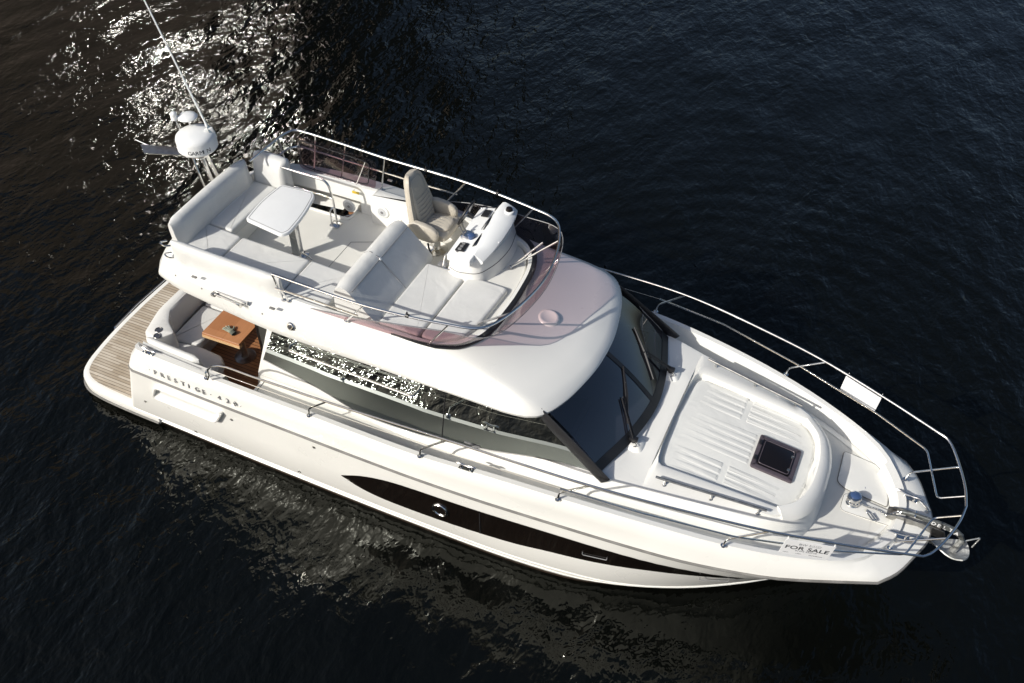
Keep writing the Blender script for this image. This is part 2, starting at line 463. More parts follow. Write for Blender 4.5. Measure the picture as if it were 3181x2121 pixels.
def build_block():
    nrm = Vector((.07, -1, 0)).normalized(); ux = Vector((-nrm.y, nrm.x, 0)); uz = Vector((0, 0, 1))
    O = Vector((-34, 34, 0))
    root = empty("waterfront_building", tuple(O)); tag(root, "tall brown brick waterfront block with glass windows mirrored in the water", "building")
    def F(u, z, d=0): return O + ux * u + uz * z + nrm * d
    mb = MB(); a = [F(-48, 0), F(6, 0), F(6, 44), F(-48, 44)]; b2 = [F(-48, 0, -18), F(6, 0, -18), F(6, 44, -18), F(-48, 44, -18)]
    mb.add([p - O for p in a + b2], [(0, 1, 2, 3), (7, 6, 5, 4), (0, 4, 5, 1), (1, 5, 6, 2), (2, 6, 7, 3), (3, 7, 4, 0)]); mb.build("brick_wall", 'brick', root, smooth=0)
    beam = -sun_dir - nrm * 2 * (-sun_dir).dot(nrm)
    for cl, nm in ((1, "bright_panes"), (0, "dim_panes")):
        mbp = MB()
        for (px_, py_), w, h, c_ in PATCHES:
            if c_ != cl: continue
            P = Vector((px_, py_, 0)); t = (O - P).dot(nrm) / beam.dot(nrm); q = P + beam * t - O  # mirror pane placed by tracing back from the glint wanted on the water
            u, z = q.dot(ux), q.z; n = 3
            mbp.grid([[F(u + w * (i / (n - 1) - .5), z + h * (j / (n - 1) - .5), .05) - O for i in range(n)] for j in range(n)])
        mbp.build("window", 'pane' if cl else 'pane_dim', root, smooth=80)["kind"] = "stuff"
build_block()

# ================================================================== the yacht
Y = empty("motor_yacht")
tag(Y, "white flybridge motor yacht lying alone on dark rippled water", "motor yacht")

# ---- hull lines (half breadths): side part up to the bow knuckle, then the bow part to the stem
NS, NB = 46, 12
def line(side, bow): return cr(side, NS) + cr([side[-1]] + bow, NB + 1)[1:]
L_bot = line([(-2.45, 1.62, -.4), (0, 1.66, -.4), (3, 1.62, -.4), (4.8, 1.4, -.4), (5.8, 1.05, -.4), (6.9, .5, -.4)], [(7.3, .22, -.4), (7.6, 0, -.4)])
L_wl = line([(-2.42, 1.80, 0), (0, 1.84, 0), (2.4, 1.84, 0), (4.0, 1.80, 0), (4.8, 1.72, 0), (5.24, 1.60, 0), (5.8, 1.40, 0), (6.34, 1.16, 0), (6.86, .86, 0), (7.3, .56, 0)], [(7.7, .28, 0), (8.02, 0, 0)])
L_ch = line([(-2.36, 1.90, .27), (0, 1.915, .27), (2.5, 1.915, .27), (4, 1.88, .28), (4.85, 1.80, .29), (5.3, 1.73, .30), (5.83, 1.58, .32), (6.36, 1.37, .36), (6.87, 1.11, .41), (7.4, .80, .47)], [(7.9, .42, .54), (8.26, 0, .6)])
L_ch2 = [(x, y + .012 if y > .03 else y, z + .03) for x, y, z in L_ch]
L_md = line([(-2.2, 1.93, .8), (0, 1.95, .8), (2.8, 1.945, .8), (4.0, 1.88, .8), (4.78, 1.82, .8), (5.5, 1.72, .8), (6.18, 1.56, .8), (6.83, 1.34, .82), (7.4, 1.07, .84), (7.95, .76, .87)], [(8.3, .42, .9), (8.56, 0, .95)])
L_rb = line([(-2.03, 1.955, 1.31), (-.7, 1.97, 1.31), (.67, 1.97, 1.31), (1.65, 1.97, 1.31), (2.6, 1.96, 1.31), (3.5, 1.925, 1.31), (4.04, 1.89, 1.31), (4.78, 1.835, 1.31), (5.5, 1.775, 1.31), (6.18, 1.70, 1.31), (6.83, 1.575, 1.31), (7.28, 1.46, 1.31), (7.6, 1.345, 1.31), (8.02, 1.175, 1.31), (8.44, 1.0, 1.31)],
            [(8.62, .79, 1.32), (8.78, .45, 1.34), (8.88, .2, 1.36), (8.9, 0, 1.37)])
L_cap = line([(-1.84, 1.905, 1.73), (-.6, 1.95, 1.77), (1, 1.955, 1.78), (2.7, 1.95, 1.78), (3.6, 1.905, 1.82), (4.6, 1.855, 1.85), (5.6, 1.735, 1.80), (6.62, 1.555, 1.70), (7.4, 1.325, 1.61), (8.0, 1.05, 1.54), (8.22, .86, 1.51)],
             [(8.40, .60, 1.485), (8.53, .32, 1.465), (8.57, 0, 1.46)])
L_in = [(x - (.09 if i >= NS else .02 * max(0, (x - 7) / 1.2)), max(0, y - .10 + (.0 if i < NS else .03 * (i - NS) / NB)), z - .004) for i, (x, y, z) in enumerate(L_cap)]
deck_z = tab([(-.4, 1.5), (.4, 1.53), (3, 1.55), (4.6, 1.60), (5.6, 1.56), (6.6, 1.48), (7.4, 1.40), (8.0, 1.335), (8.6, 1.31)])
L_ft = [(x - (.05 if i >= NS else 0), max(0, y - .075), deck_z(x) if x > -.42 else 1.5) for i, (x, y, z) in enumerate(L_in)]

def half(rows, mb):
    mb.grid(rows); mb.grid([[mirror(p) for p in r] for r in rows], flip=True)

mb = MB(); half([L_bot, L_wl, L_ch, L_ch2, L_md, L_rb], mb)
# quarters: rounded aft ends of the hull sides, then the transom
aft = [L_bot[0], L_wl[0], L_ch[0], L_ch2[0], L_md[0], L_rb[0]]
for sgn in (1, -1):
    rows = []
    for k in range(7):
        t = k / 6 * PI / 2
        rows.append([(x - .14 * math.sin(t), sgn * (y - .16 * (1 - math.cos(t))), z) for x, y, z in aft])
    rows.append([(r[0] + .05, sgn * 1.3, r[2]) for r in rows[-1]])
    mb.grid(rows, flip=sgn < 0)
mb.poly([(-2.35, 1.32, -.4), (-2.35, 1.32, .9), (-2.28, -1.32, .9), (-2.35, -1.32, -.4)])
hull = mb.build("hull", 'gel', Y, smooth=28)

# topside band between rub strip and capping, capping rail
mb = MB()
L_rb2 = [(x, y - .008 if y > .01 else 0, z + .035) for x, y, z in L_rb]
L_m2 = [tuple((a * .5 + b2 * .5) for a, b2 in zip(p, q)) for p, q in zip(L_rb2, L_cap)]
L_m2 = [(x, y + (.012 if y > .02 else 0), z + .01) for x, y, z in L_m2]
L_c0 = [(x, max(0, y - .004), z - .045) for x, y, z in L_cap]
L_c1 = [(x, max(0, y - .03), z) for x, y, z in L_cap]
half([L_rb, L_rb2, L_m2, L_c0, L_c1, L_in, L_ft], mb)
aft = [L_rb[0], L_rb2[0], L_m2[0], L_c0[0], L_c1[0], L_in[0], L_ft[0]]
for sgn in (1, -1):
    rows = []
    for k in range(7):
        t = k / 6 * PI / 2
        rows.append([(x - .16 * math.sin(t) * (1 if i < 4 else .8), sgn * (y - .2 * (1 - math.cos(t)) * (1 if i < 4 else .4)), z) for i, (x, y, z) in enumerate(aft)])
    mb.grid(rows, flip=sgn < 0)
bul = mb.build("bulwark", 'gel', Y, smooth=40)

# rub strip
mb = MB(); path = [(x, -y - .012, z + .012) for x, y, z in L_rb]
full = path + [(p[0], -p[1], p[2]) for p in reversed(path[:-1])]
full = [(-2.14, -1.90, 1.322)] + full + [(-2.14, 1.90, 1.322)]
mb.tube(full, .017, 8); mb.build("rub_rail", 'rub', Y)
# brown boot stripe just above the water
mb = MB()
def lift(Ls, lo, hi, t0, t1, out):
    r = []
    for p, q in zip(lo, hi): r.append(tuple(a + (b2 - a) * t1 for a, b2 in zip(p, q)))
    return [(x, y + out, z) for x, y, z in r]
B0 = lift(None, L_wl, L_ch, 0, -.25, .006); B1 = lift(None, L_wl, L_ch, 0, .22, .006)
half([B0[:-3], B1[:-3]], mb); mb.build("boot_stripe", 'boot', hull)
# two fine spray strakes
mb = MB()
for t in (.5, .95):
    S = lift(None, L_wl, L_ch, 0, t, .006)
    for sg in (1, -1): mb.tube([(x, sg * y, z) for x, y, z in S[:-4]], .010, 6)
mb.build("spray_rail", 'gel', hull)

from mathutils.bvhtree import BVHTree
bpy.context.view_layer.update()
_bm = bmesh.new(); _bm.from_mesh(hull.data); HB = BVHTree.FromBMesh(_bm); _bm.free()
def hull_y(x, z):
    """half breadth of the topsides at (x, z)"""
    h = HB.ray_cast(Vector((x, 4, z)), Vector((0, -1, 0)))
    return h[0].y if h[0] is not None else 0.0

# long black hull window, both sides
top = [(1.42, .73), (1.75, .90), (2.17, 1.02), (2.60, 1.06), (2.96, 1.07), (3.82, 1.08), (4.50, 1.09), (5.2, 1.085), (5.9, 1.07), (6.5, 1.05), (6.86, 1.03), (7.1, 1.0)]
bot = [(1.42, .72), (1.66, .61), (1.95, .545), (2.53, .53), (3.3, .55), (4.05, .60), (4.48, .66), (5.1, .71), (5.7, .78), (6.2, .84), (6.72, .92), (7.1, .985)]
def hw(sgn):
    mb = MB(); n = 50
    T, Bq = cr(top, n), cr(bot, n); rows = []
    for k in range(9):
        rows.append([])
        for (xt, zt), (xb, zb) in zip(T, Bq):
            t = k / 8; x = xb + (xt - xb) * t; z = zb + (zt - zb) * t
            dish = .012 * math.sin(PI * t) ** .5
            rows[-1].append((x, sgn * (hull_y(x, z) + .004 + .006 - dish * .4), z))
    mb.grid(rows, flip=sgn > 0)
    w = mb.build("hull_window", 'blackgloss', Y, smooth=60)
    # porthole
    x, z = 2.97, .80; y = sgn * (hull_y(x, z) + .012)
    mp = Matrix.Rotation(-sgn * PI / 2, 4, 'X')
    pm = MB(); pm.tube([(x + .105 * math.cos(2 * PI * k / 28), y, z + .105 * math.sin(2 * PI * k / 28)) for k in range(28)], .019, 10, closed=True)
    pm.build("porthole_ring", 'steel', w)
    pm = MB().lathe([(.0, 0), (.095, 0), (.098, .006)], (x, y, z), 24, Matrix.Rotation(sgn * -PI / 2, 4, 'X')); pm.build("porthole_glass", 'blackgloss', w)
    for xx in (2.07, 2.2, 4.5, 4.95):
        pm = MB().lathe([(.012, 0), (.012, .006), (.004, .009)], (xx, sgn * (hull_y(xx, .85) + .004), .86 if xx < 4 else .9), 10, Matrix.Rotation(-sgn * -PI / 2, 4, 'X')); pm.build("screw_cap", 'steel', w)
    for xx in (3.55,):
        mb2 = MB().box((xx, sgn * (hull_y(xx, .8) + .009), .82), (.012, .01, .50)); mb2.build("window_joint", 'black', w)
    for xx, ln in ((4.97, .32), (6.45, .34)):
        pts = [(xx + a * ln, sgn * (hull_y(xx + a * ln, .93) + .012), .86 + b2) for a, b2 in ((0, .03), (0, -.03), (1, .0), (1, .05))]
        pm = MB().tube(bend(pts[:4], .02), .006, 6); pm.build("catch", 'grey', w)
hw(-1); hw(1)

# recess moulded into the quarter
for sgn in (-1, 1):
    mb = MB()
    o = rounded([(-1.80, .84), (-.60, .86), (-.66, 1.0), (-.60, 1.06), (-1.83, 1.02)], .05, 4)
    o = rounded([(-1.80, .87), (-.62, .87), (-.44, 1.18), (-1.66, 1.19)], .07, 4)
    def on(p, d): return (p[0], sgn * (hull_y(p[0], p[1]) + d), p[1])
    def shr(p, ex, et, eb):      # shrink towards the panel: ends, top, bottom
        u = (p[0] + 1.13) / .62; v = (p[1] - 1.03) / .16
        return (p[0] - ex * u, p[1] - (et if v > 0 else eb) * v)
    mb.grid([[on(p, -.01) for p in o], [on(shr(p, .005, .004, .004), .055) for p in o], [on(shr(p, .03, .022, .012), .062) for p in o], [on(shr(p, .05, .045, .03), .050) for p in o], [on(shr(p, .06, .05, .125), .003) for p in o], [on(shr(p, .30, .15, .15), .003) for p in o]], cu=True, flip=sgn > 0)
    mb.build("side_recess", 'gel', hull, smooth=30)
    for x, z in ((1.05, 1.16), (-.35, 1.05), (-1.2, .32), (.65, .36), (-2.05, .6)):
        v = MB().lathe([(.022, 0), (.022, .008), (.012, .012)], (x, sgn * (hull_y(x, z) + .001), z), 12, Matrix.Rotation(sgn * -PI / 2, 4, 'X')); v.build("drain_outlet", 'steel_dark', hull)

# raised chrome name on the quarter (starboard and port)
for sgn in (-1,):
    Bq = np.array([[p[0], p[1], p[2]] for p in L_m2])
    def by(x): return float(np.interp(x, Bq[:, 0], Bq[:, 1]))
    s = "PRESTIGE"; x0, x1 = -1.60, -.74
    for k, ch in enumerate(s):
        x = x0 + (x1 - x0) * k / 7
        text("name_letter", ch, 'chrome_letter', bul, (x, -by(x) - .012, 1.44), (1, 0, 0.0), (0, .12, 1), .115, .006)
    for x, ch in ((-1.69, "·"), (-.60, "·"), (-.47, "4"), (-.33, "2"), (-.20, "0"), (-.09, "·")):
        text("name_letter", ch, 'chrome_letter', bul, (x, -by(x) - .012, 1.45), (1, 0, 0.0), (0, .12, 1), .115 if ch != "·" else .09, .006)

# ---- swim platform
pl_half = [(-1.95, 1.90), (-2.5, 1.895), (-3.15, 1.86), (-3.42, 1.80), (-3.60, 1.68), (-3.70, 1.50), (-3.78, 1.1), (-3.83, .55), (-3.845, 0)]
pl_half = cr(pl_half, 40)
pl = [(x, y) for x, y in pl_half] + [(x, -y) for x, y in reversed(pl_half[:-1])]
mb = MB().layers(pl, [(.02, .16), (.06, .03), (.10, .004), (.25, 0), (.285, .012), (.30, .05), (.302, .09)])
plat = mb.build("swim_platform", 'gel', Y, smooth=40)
mb = MB(); mb.tube([(x * 1.003 - .004, y * 1.004, .12) for x, y in pl], .018, 8); mb.build("fender_strip", 'rub', plat)
mb = MB().layers(inset(pl, .105), [(.290, 0), (.308, 0)]); mb.build("teak_border", 'teak', plat, smooth=0)
mb = MB().layers(inset(pl, .185), [(.295, 0), (.3125, 0)]); mb.build("teak_deck", 'teak', plat, smooth=0)
# grab rail along the aft edge and a folded ladder hatch
mb = MB(); mb.tube(bend([(-3.815, -.62, .21), (-3.895, -.62, .23), (-3.93, 0, .23), (-3.90, .9, .23), (-3.82, .9, .21)], .05), .014, 8)
for y in (-.2, .4): mb.tube([(-3.84, y, .21), (-3.92, y, .23)], .012, 8)
mb.build("grab_rail", 'steel', plat)
for y0, y1 in ((-.42, 1.0),):
    mb = MB().box((-2.99, (y0 + y1) / 2, .3165), (.03, y1 - y0, .006)); mb.build("hatch_joint", 'steel_dark', plat)
mb = MB().tube(bend([(-2.62, -1.22, .31), (-2.62, -1.22, .37), (-2.62, -1.02, .37), (-2.62, -1.02, .31)], .02), .012, 8); mb.build("deck_handle", 'steel', plat)

# ---- cockpit
CZ = .86
mb = MB().layers([(-2.2, -1.75), (-.2, -1.75), (-.2, 1.75), (-2.2, 1.75)], [(CZ - .05, 0), (CZ, 0)]); cf = mb.build("cockpit_floor", 'teak_dark', Y, smooth=0)
mb = MB().layers(rounded([(-1.72, -1.78), (-.50, -1.78), (-.50, -1.62), (-1.72, -1.62)], .02), [(CZ, 0), (CZ + .012, 0)])
# inner faces of the cockpit sides
for sgn in (1, -1):
    mb = MB()
    rows = [[(x, sgn * (yy - .02 * k), zz) for x, yy in ((-1.9, 1.71), (-1.6, 1.735), (-1.0, 1.76), (-.42, 1.765))] for k, zz in enumerate((1.745, 1.70, .84))]
    rows.insert(0, [(x, sgn * yy, 1.75) for x, yy in ((-1.84, 1.80), (-1.6, 1.835), (-1.0, 1.85), (-.42, 1.86))])
    mb.grid(rows, flip=sgn < 0); mb.build("cockpit_side", 'gel', Y)
    MB().box((-.05, sgn * 1.66, 1.19), (.04, .36, .66)).build("deck_riser", 'gel', Y)
    st = MB().box((-.20, sgn * 1.62, 1.02), (.24, .30, .03)).build("step_tread", 'teak_dark', Y, smooth=0)

# transom moulding that carries the aft sofa
mold = rounded([(-2.27, 1.2), (-2.27, -.98), (-2.14, -1.46), (-1.88, -1.52), (-1.72, -1.28), (-1.95, -1.12), (-2.10, -.90), (-2.10, 1.2)], [.02, .12, .05, .05, .05, .05, .08, .02], 5)
mb = MB().layers(mold, [(.28, -.05), (.7, -.03), (1.3, -.01), (1.56, 0), (1.60, .012), (1.612, .04)])
tm = mb.build("transom_moulding", 'gel', Y, smooth=45)
for x, y in ((-1.965, -1.335), (-1.905, -1.44)):
    mb = MB(); mb.tube([(x + .052 * math.cos(2 * PI * k / 20), y + .052 * math.sin(2 * PI * k / 20), 1.613) for k in range(20)], .008, 8, closed=True)
    mb.lathe([(.0, 1.6125), (.05, 1.6125), (.051, 1.6135)], (x, y, 0), 20); mb.build("cup_holder", 'steel_dark', tm)

def cushion(name, outl, z0, z1, mat, parent, r=.035, rc=.05, slope=None, piping=True):
    o = rounded(outl, rc, 5) if rc else outl
    def L(z): return (lambda x, y: z + slope(x, y)) if slope else z
    mb = MB().layers(o, [(L(z0), 0), (L(z1 - r), 0), (L(z1 - r * .45), r * .16), (L(z1 - r * .12), r * .5), (L(z1), r * 1.0), (L(z1 + .003), min(r * 1.25, rc * .95))])
    return mb.build(name, mat, parent, smooth=60, wn=True)
SOF = MB().layers(rounded([(-2.0, 1.2), (-2.0, -1.15), (-1.9, -1.68), (-.98, -1.70), (-.90, -1.55), (-.92, -1.28), (-1.02, -1.16), (-1.45, -1.12), (-1.55, -1.0), (-1.55, 1.2)], [.01, .05, .05, .05, .1, .12, .08, .1, .1, .01], 5), [(CZ - .03, .06), (CZ + .3, .03), (1.19, 0), (1.198, .02)]).build("cockpit_sofa", 'gel', Y, smooth=45)
cushion("seat_cushion", [(-1.97, 1.2), (-1.97, -.36), (-1.52, -.36), (-1.52, 1.2)], 1.2, 1.31, 'vinyl', SOF)
cushion("seat_cushion", [(-1.97, -.375), (-1.97, -1.20), (-1.48, -1.12), (-1.52, -.375)], 1.2, 1.31, 'vinyl', SOF)
cushion("seat_cushion", [(-1.90, -1.66), (-.98, -1.66), (-.92, -1.50), (-.93, -1.26), (-1.04, -1.16), (-1.47, -1.135), (-1.92, -1.21)], 1.2, 1.31, 'vinyl', SOF, rc=.09)
def back(name, path, z0, z1, th, mat, parent, lean=0.0, n=24, side=1, rad=None):
    """upholstered backrest: rounded section swept along a plan path; lean pushes the top outward"""
    P = cr(path, n) if len(path) > 2 else cr(path, n); rows = []
    rad = rad or th * .5
    for i in range(n):
        a = Vector(P[max(0, i - 1)][:2]); b2 = Vector(P[min(n - 1, i + 1)][:2]); t = (b2 - a).normalized(); w = Vector((-t.y, t.x)) * side
        sec = []
        k = min(1, .35 + min(i, n - 1 - i) / 2.5)   # rounded ends
        for u, v in [(-.5, 0), (-.5, .55), (-.47, .78), (-.36, .92), (-.15, .985), (.1, 1.0), (.3, .965), (.44, .86), (.5, .72), (.5, .45), (.5, 0)]:
            off = u * th * (k if v > .4 else max(k, .8)) + lean * v; z = z0 + (z1 - z0) * (v * (1 if k >= 1 else .93 + .07 * k))
            sec.append((P[i][0] + w.x * off, P[i][1] + w.y * off, z))
        rows.append(sec)
    mb = MB().grid(rows, cv=False); nn = len(rows[0])
    mb.f.append(tuple(range(nn))[::-1]); mb.f.append(tuple(range((n - 1) * nn, n * nn)))
    return mb.build(name, mat, parent, smooth=55)
back("backrest", [(-2.06, 1.2), (-2.06, -.92), (-1.98, -1.20)], 1.26, 1.60, .10, 'vinyl', SOF, lean=.05, side=-1)
back("backrest", [(-1.88, -1.615), (-1.5, -1.64), (-.93, -1.655)], 1.24, 1.80, .15, 'vinyl', SOF, lean=.03, side=-1)

# sliding door bulkhead and aft face of the saloon
mb = MB().box((-.17, 0, 1.75), (.05, 2.44, 1.8)); bk = mb.build("saloon_door", 'blackgloss', Y)
mb = MB()
for y in (-1.0, -.45, .35, 1.0): mb.box((-.205, y, 1.75), (.03, .035, 1.75))
mb.box((-.22, -.1, CZ + .012), (.10, 2.3, .024)); mb.build("door_frame", 'steel', bk)
mb = MB().layers(rounded([(-.36, -.80), (-.24, -.80), (-.24, -1.26), (-.36, -1.26)], .03), [(CZ, 0), (CZ + .014, .004)]); mb.build("door_mat", 'black', cf)

# gunwale detail line
mb = MB().tube([(-1.93, -1.765, 1.757), (-1.4, -1.80, 1.757), (-.8, -1.82, 1.757)], .006, 6); mb.build("seam_line", 'grey', bul)
# ================================================================== coachroof / foredeck
ct_z = tab([(4.7, 1.96), (5.0, 1.945), (5.4, 1.90), (6.0, 1.845), (6.9, 1.755), (7.3, 1.70), (7.6, 1.66)])
ce = cr([(1.0, 1.40), (2.5, 1.42), (4.2, 1.39), (5.0, 1.355), (5.64, 1.24), (6.3, 1.13), (6.93, 1.01), (7.2, .88), (7.36, .66), (7.45, .35), (7.48, 0)], 60)
phalf = tab([(5.485, 0), (5.495, .30), (5.50, .52), (5.52, .74), (5.55, .83), (5.60, .865), (7.08, .775), (7.20, .69), (7.29, .55), (7.34, .35), (7.36, 0)])
def coach():
    mb = MB(); zz = lambda x: ct_z(x) if x > 4.7 else 1.96 - (4.7 - x) * .12
    rimz = lambda x: zz(x) + (.05 * min(1, max(0, (x - 5.2) / .25)))
    xs0 = [p[0] for p in ce]; extra = [5.2, 5.35, 5.45, 5.48, 5.487, 5.495, 5.50, 5.51, 5.52, 5.535, 5.55, 5.575, 5.60, 5.65]
    pts = sorted([p for p in ce if p[1] > .9] + [(x, float(np.interp(x, xs0[:45], [p[1] for p in ce[:45]]))) for x in extra], key=lambda p: p[0]) + [p for p in ce if p[1] <= .9]
    A = [(x + (.10 if x > 7.2 else 0), y + .13 if y > .01 else 0, deck_z(x) - .01) for x, y in pts]
    B = [(x + .02 * (x > 7.2), y + (.035 if y > .01 else 0), zz(x) - .05) for x, y in pts]
    C_ = [(x, y, zz(x) - .01) for x, y in pts]
    D = [(x - .04 * (x > 7.2), max(0, y - .06), zz(x)) for x, y in pts]
    inn = lambda p: 5.48 < p[0] < 7.37
    R0 = [(x, min(d[1], phalf(x) + .16) if inn((x,)) else d[1] * .8, rimz(x) - .018 if inn((x,)) else zz(x)) for (x, y), d in zip(pts, D)]
    R1 = [(x, min(d[1], phalf(x) + .03) if inn((x,)) else d[1] * .6, rimz(x) if inn((x,)) else rimz(x)) for (x, y), d in zip(pts, D)]
    R2 = [(x, min(d[1], phalf(x)) if inn((x,)) else d[1] * .5, rimz(x) - .012 if inn((x,)) else rimz(x)) for (x, y), d in zip(pts, D)]
    R3 = [(x, max(0, min(d[1], phalf(x)) - .012) if inn((x,)) else d[1] * .4, rimz(x) - .10 if inn((x,)) and phalf(x) > .02 else rimz(x)) for (x, y), d in zip(pts, D)]
    E2 = [(x - .04 * (x > 7.2), 0, rimz(x) - .10 if inn((x,)) and phalf(x) > .02 else rimz(x)) for (x, y), d in zip(pts, D)]
    half([A, B, C_, D, R0, R1, R2, R3, E2], mb)
    return mb.build("coachroof", 'gel', Y, smooth=38)
croof = coach()

# deck: side decks and foredeck in cream non-skid
mb = MB(); idx = [i for i, p in enumerate(L_ft) if p[0] > -.06]
rows = [[L_ft[i] for i in idx], [(L_ft[i][0], L_ft[i][1] * .5, L_ft[i][2] + .004) for i in idx], [(L_ft[i][0], 0, L_ft[i][2] + .006) for i in idx]]
half(rows, mb); deck = mb.build("side_deck", 'nonskid', Y, smooth=40)
# smooth white margin strips let into the foredeck
mb = MB()
for sg in (1, -1):
    e = [(x - .0, sg * (y - .03), z + .008) for x, y, z in L_ft if x > 4.5]; e2 = [(x - .01, sg * max(0.0, y - .11), z + .008) for x, y, z in L_ft if x > 4.5]
    mb.grid([e, e2], flip=sg > 0)
mb.build("deck_margin", 'gel', deck)

# sun pad on the coachroof
rim_z = tab([(5.4, 1.955), (6.2, 1.87), (7.4, 1.722)])
pz = lambda x: rim_z(x) - .072
po = rounded([(5.575, -.845), (7.11, -.745), (7.28, -.54), (7.345, 0), (7.28, .54), (7.11, .745), (5.575, .845), (5.52, .45), (5.51, 0), (5.52, -.45)], [.14, .10, .2, .3, .2, .10, .14, .2, .2, .2], 6)
sl = lambda k: (lambda x, y: pz(x) + k)
mb = MB().layers(po, [(sl(-.03), -.01), (sl(-.02), 0), (sl(0), .018), (sl(.004), .05)])
pad = mb.build("sun_pad", 'pad', croof, smooth=40)
# raised ribs
mb = MB(); NR = 15; w = 1.66 / NR
for k in range(NR):
    yc = -.83 + w * (k + .5)
    xa = 5.60 + .05 * (abs(yc) > .6) ; xb = 7.27 - max(0, abs(yc) - .45) * .75
    segs = [(xa, xb)]
    if abs(yc) < .31: segs = [(xa, 6.56)] if abs(yc) > .02 or True else segs
    if yc < -.36: segs = [(xa, 6.30 - .02), (6.36, xb)]
    elif yc > .36: segs = [(xa, 6.30 - .02), (6.36, xb)]
    if abs(yc) < .31 : segs += [(7.19, 7.30)]
    for a, b2 in segs:
        if b2 - a < .05: continue
        o = rounded([(a, yc - w * .37), (b2, yc - w * .37), (b2, yc + w * .37), (a, yc + w * .37)], .012, 2)
        mb.layers(o, [(sl(-.002), -.006), (sl(.0015), 0), (sl(.0034), .018)])
mb.build("pad_rib", 'pad', pad, smooth=60)
# bolster round the front of the pad
mb = MB(); path = cr([(7.10, -.80), (7.30, -.60), (7.40, -.3), (7.42, 0), (7.40, .3), (7.30, .60), (7.10, .80)], 30); rows = []
for i, (x, y) in enumerate(path):
    a, b2 = path[max(0, i - 1)], path[min(29, i + 1)]; t = Vector((b2[0] - a[0], b2[1] - a[1])).normalized(); wv = Vector((t.y, -t.x))
    rows.append([(x + wv.x * u, y + wv.y * u, ct_z(x) + v) for u, v in ((-.05, .0), (-.05, .055), (-.03, .075), (.03, .07), (.11, .0), (.14, -.05))])
mb.grid(rows); nn = 6; mb.f.append(tuple(range(nn))); mb.f.append(tuple(range(29 * nn, 30 * nn))[::-1]); mb.build("pad_bolster", 'gel', pad, smooth=40)
# rolled front edge of the pad (aft end) 
# deck hatch
mb = MB(); hz = lambda x: pz(x)
ho = rounded([(6.595, -.285), (7.145, -.285), (7.145, .275), (6.595, .275)], .03, 3)
mb.layers(ho, [(sl(0), 0), (sl(.035), 0), (sl(.042), .012), (sl(.042), .055), (sl(.03), .06)])
hat = mb.build("deck_hatch", 'hatch_frame', croof, smooth=40)
hi = rounded([(6.66, -.225), (7.09, -.225), (7.09, .215), (6.66, .215)], .06, 5)
mb = MB().layers(hi, [(sl(.02), 0), (sl(.047), 0), (sl(.052), .012)]); mb.build("hatch_pane", 'blackgloss', hat)
mb = MB().tube([(x, y, pz(x) + .054) for x, y in inset(hi, .02)], .006, 6, closed=True); mb.build("hatch_seal", 'hatch_frame', hat)
for y in (-.14, .13):
    mb = MB().box((6.625, y, pz(6.62) + .05), (.035, .07, .02)); mb.build("hatch_hinge", 'black', hat, bevel=(.004, 2))
for y in (-.13, .10):
    mb = MB().lathe([(.02, 0), (.02, .01), (.012, .014)], (7.06, y, pz(7.06) + .05), 14); mb.build("hatch_knob", 'steel_dark', hat)

def handrail(sgn):
    P = [(5.60, sgn * 1.112, 1.975), (6.0, sgn * 1.06, 1.935), (6.5, sgn * .99, 1.885), (6.97, sgn * .93, 1.84)]
    mb = MB().tube(cr(P, 24), .0165, 10); h = mb.build("handrail", 'steel_dark', Y)
    for x in (5.70, 6.28, 6.86):
        y = np.interp(x, [p[0] for p in P], [abs(p[1]) for p in P]); z = np.interp(x, [p[0] for p in P], [p[2] for p in P])
        mb = MB().tube([(x + .02, sgn * y, z - .01), (x + .02, sgn * (y + .012), ct_z(x) + .005)], [.014, .02], 10); mb.lathe([(.03, 0), (.03, .008), (.02, .012)], (x + .02, sgn * (y + .012), ct_z(x)), 14); mb.build("handrail_foot", 'steel', h)
handrail(-1); handrail(1)

# anchor locker lid, windlass, chain, roller, cleats
fz = lambda x: deck_z(x) + .012
lo = rounded([(7.66, .80), (7.68, .26), (7.80, .20), (8.34, .16), (8.33, .30), (8.20, .66), (8.10, .78)], [.05, .05, .04, .03, .05, .08, .06], 4)
lo = lo[::-1] if sum(a[0] * b2[1] - b2[0] * a[1] for a, b2 in zip(lo, lo[1:] + lo[:1])) < 0 else lo
mb = MB().layers(lo, [(lambda x, y: fz(x) - .01, 0), (lambda x, y: fz(x) + .010, 0), (lambda x, y: fz(x) + .014, .01)]); lid = mb.build("anchor_locker", 'gel', Y, smooth=40)
mb = MB().tube([(x, y, fz(x) + .004) for x, y in inset(lo, -.006)], .005, 5, closed=True); mb.build("locker_gasket", 'rub', lid)
mb = MB().lathe([(.034, 0), (.034, .006), (.026, .010)], (8.01, .32, fz(8.0) + .012), 20); mb.build("locker_latch", 'blue', lid)
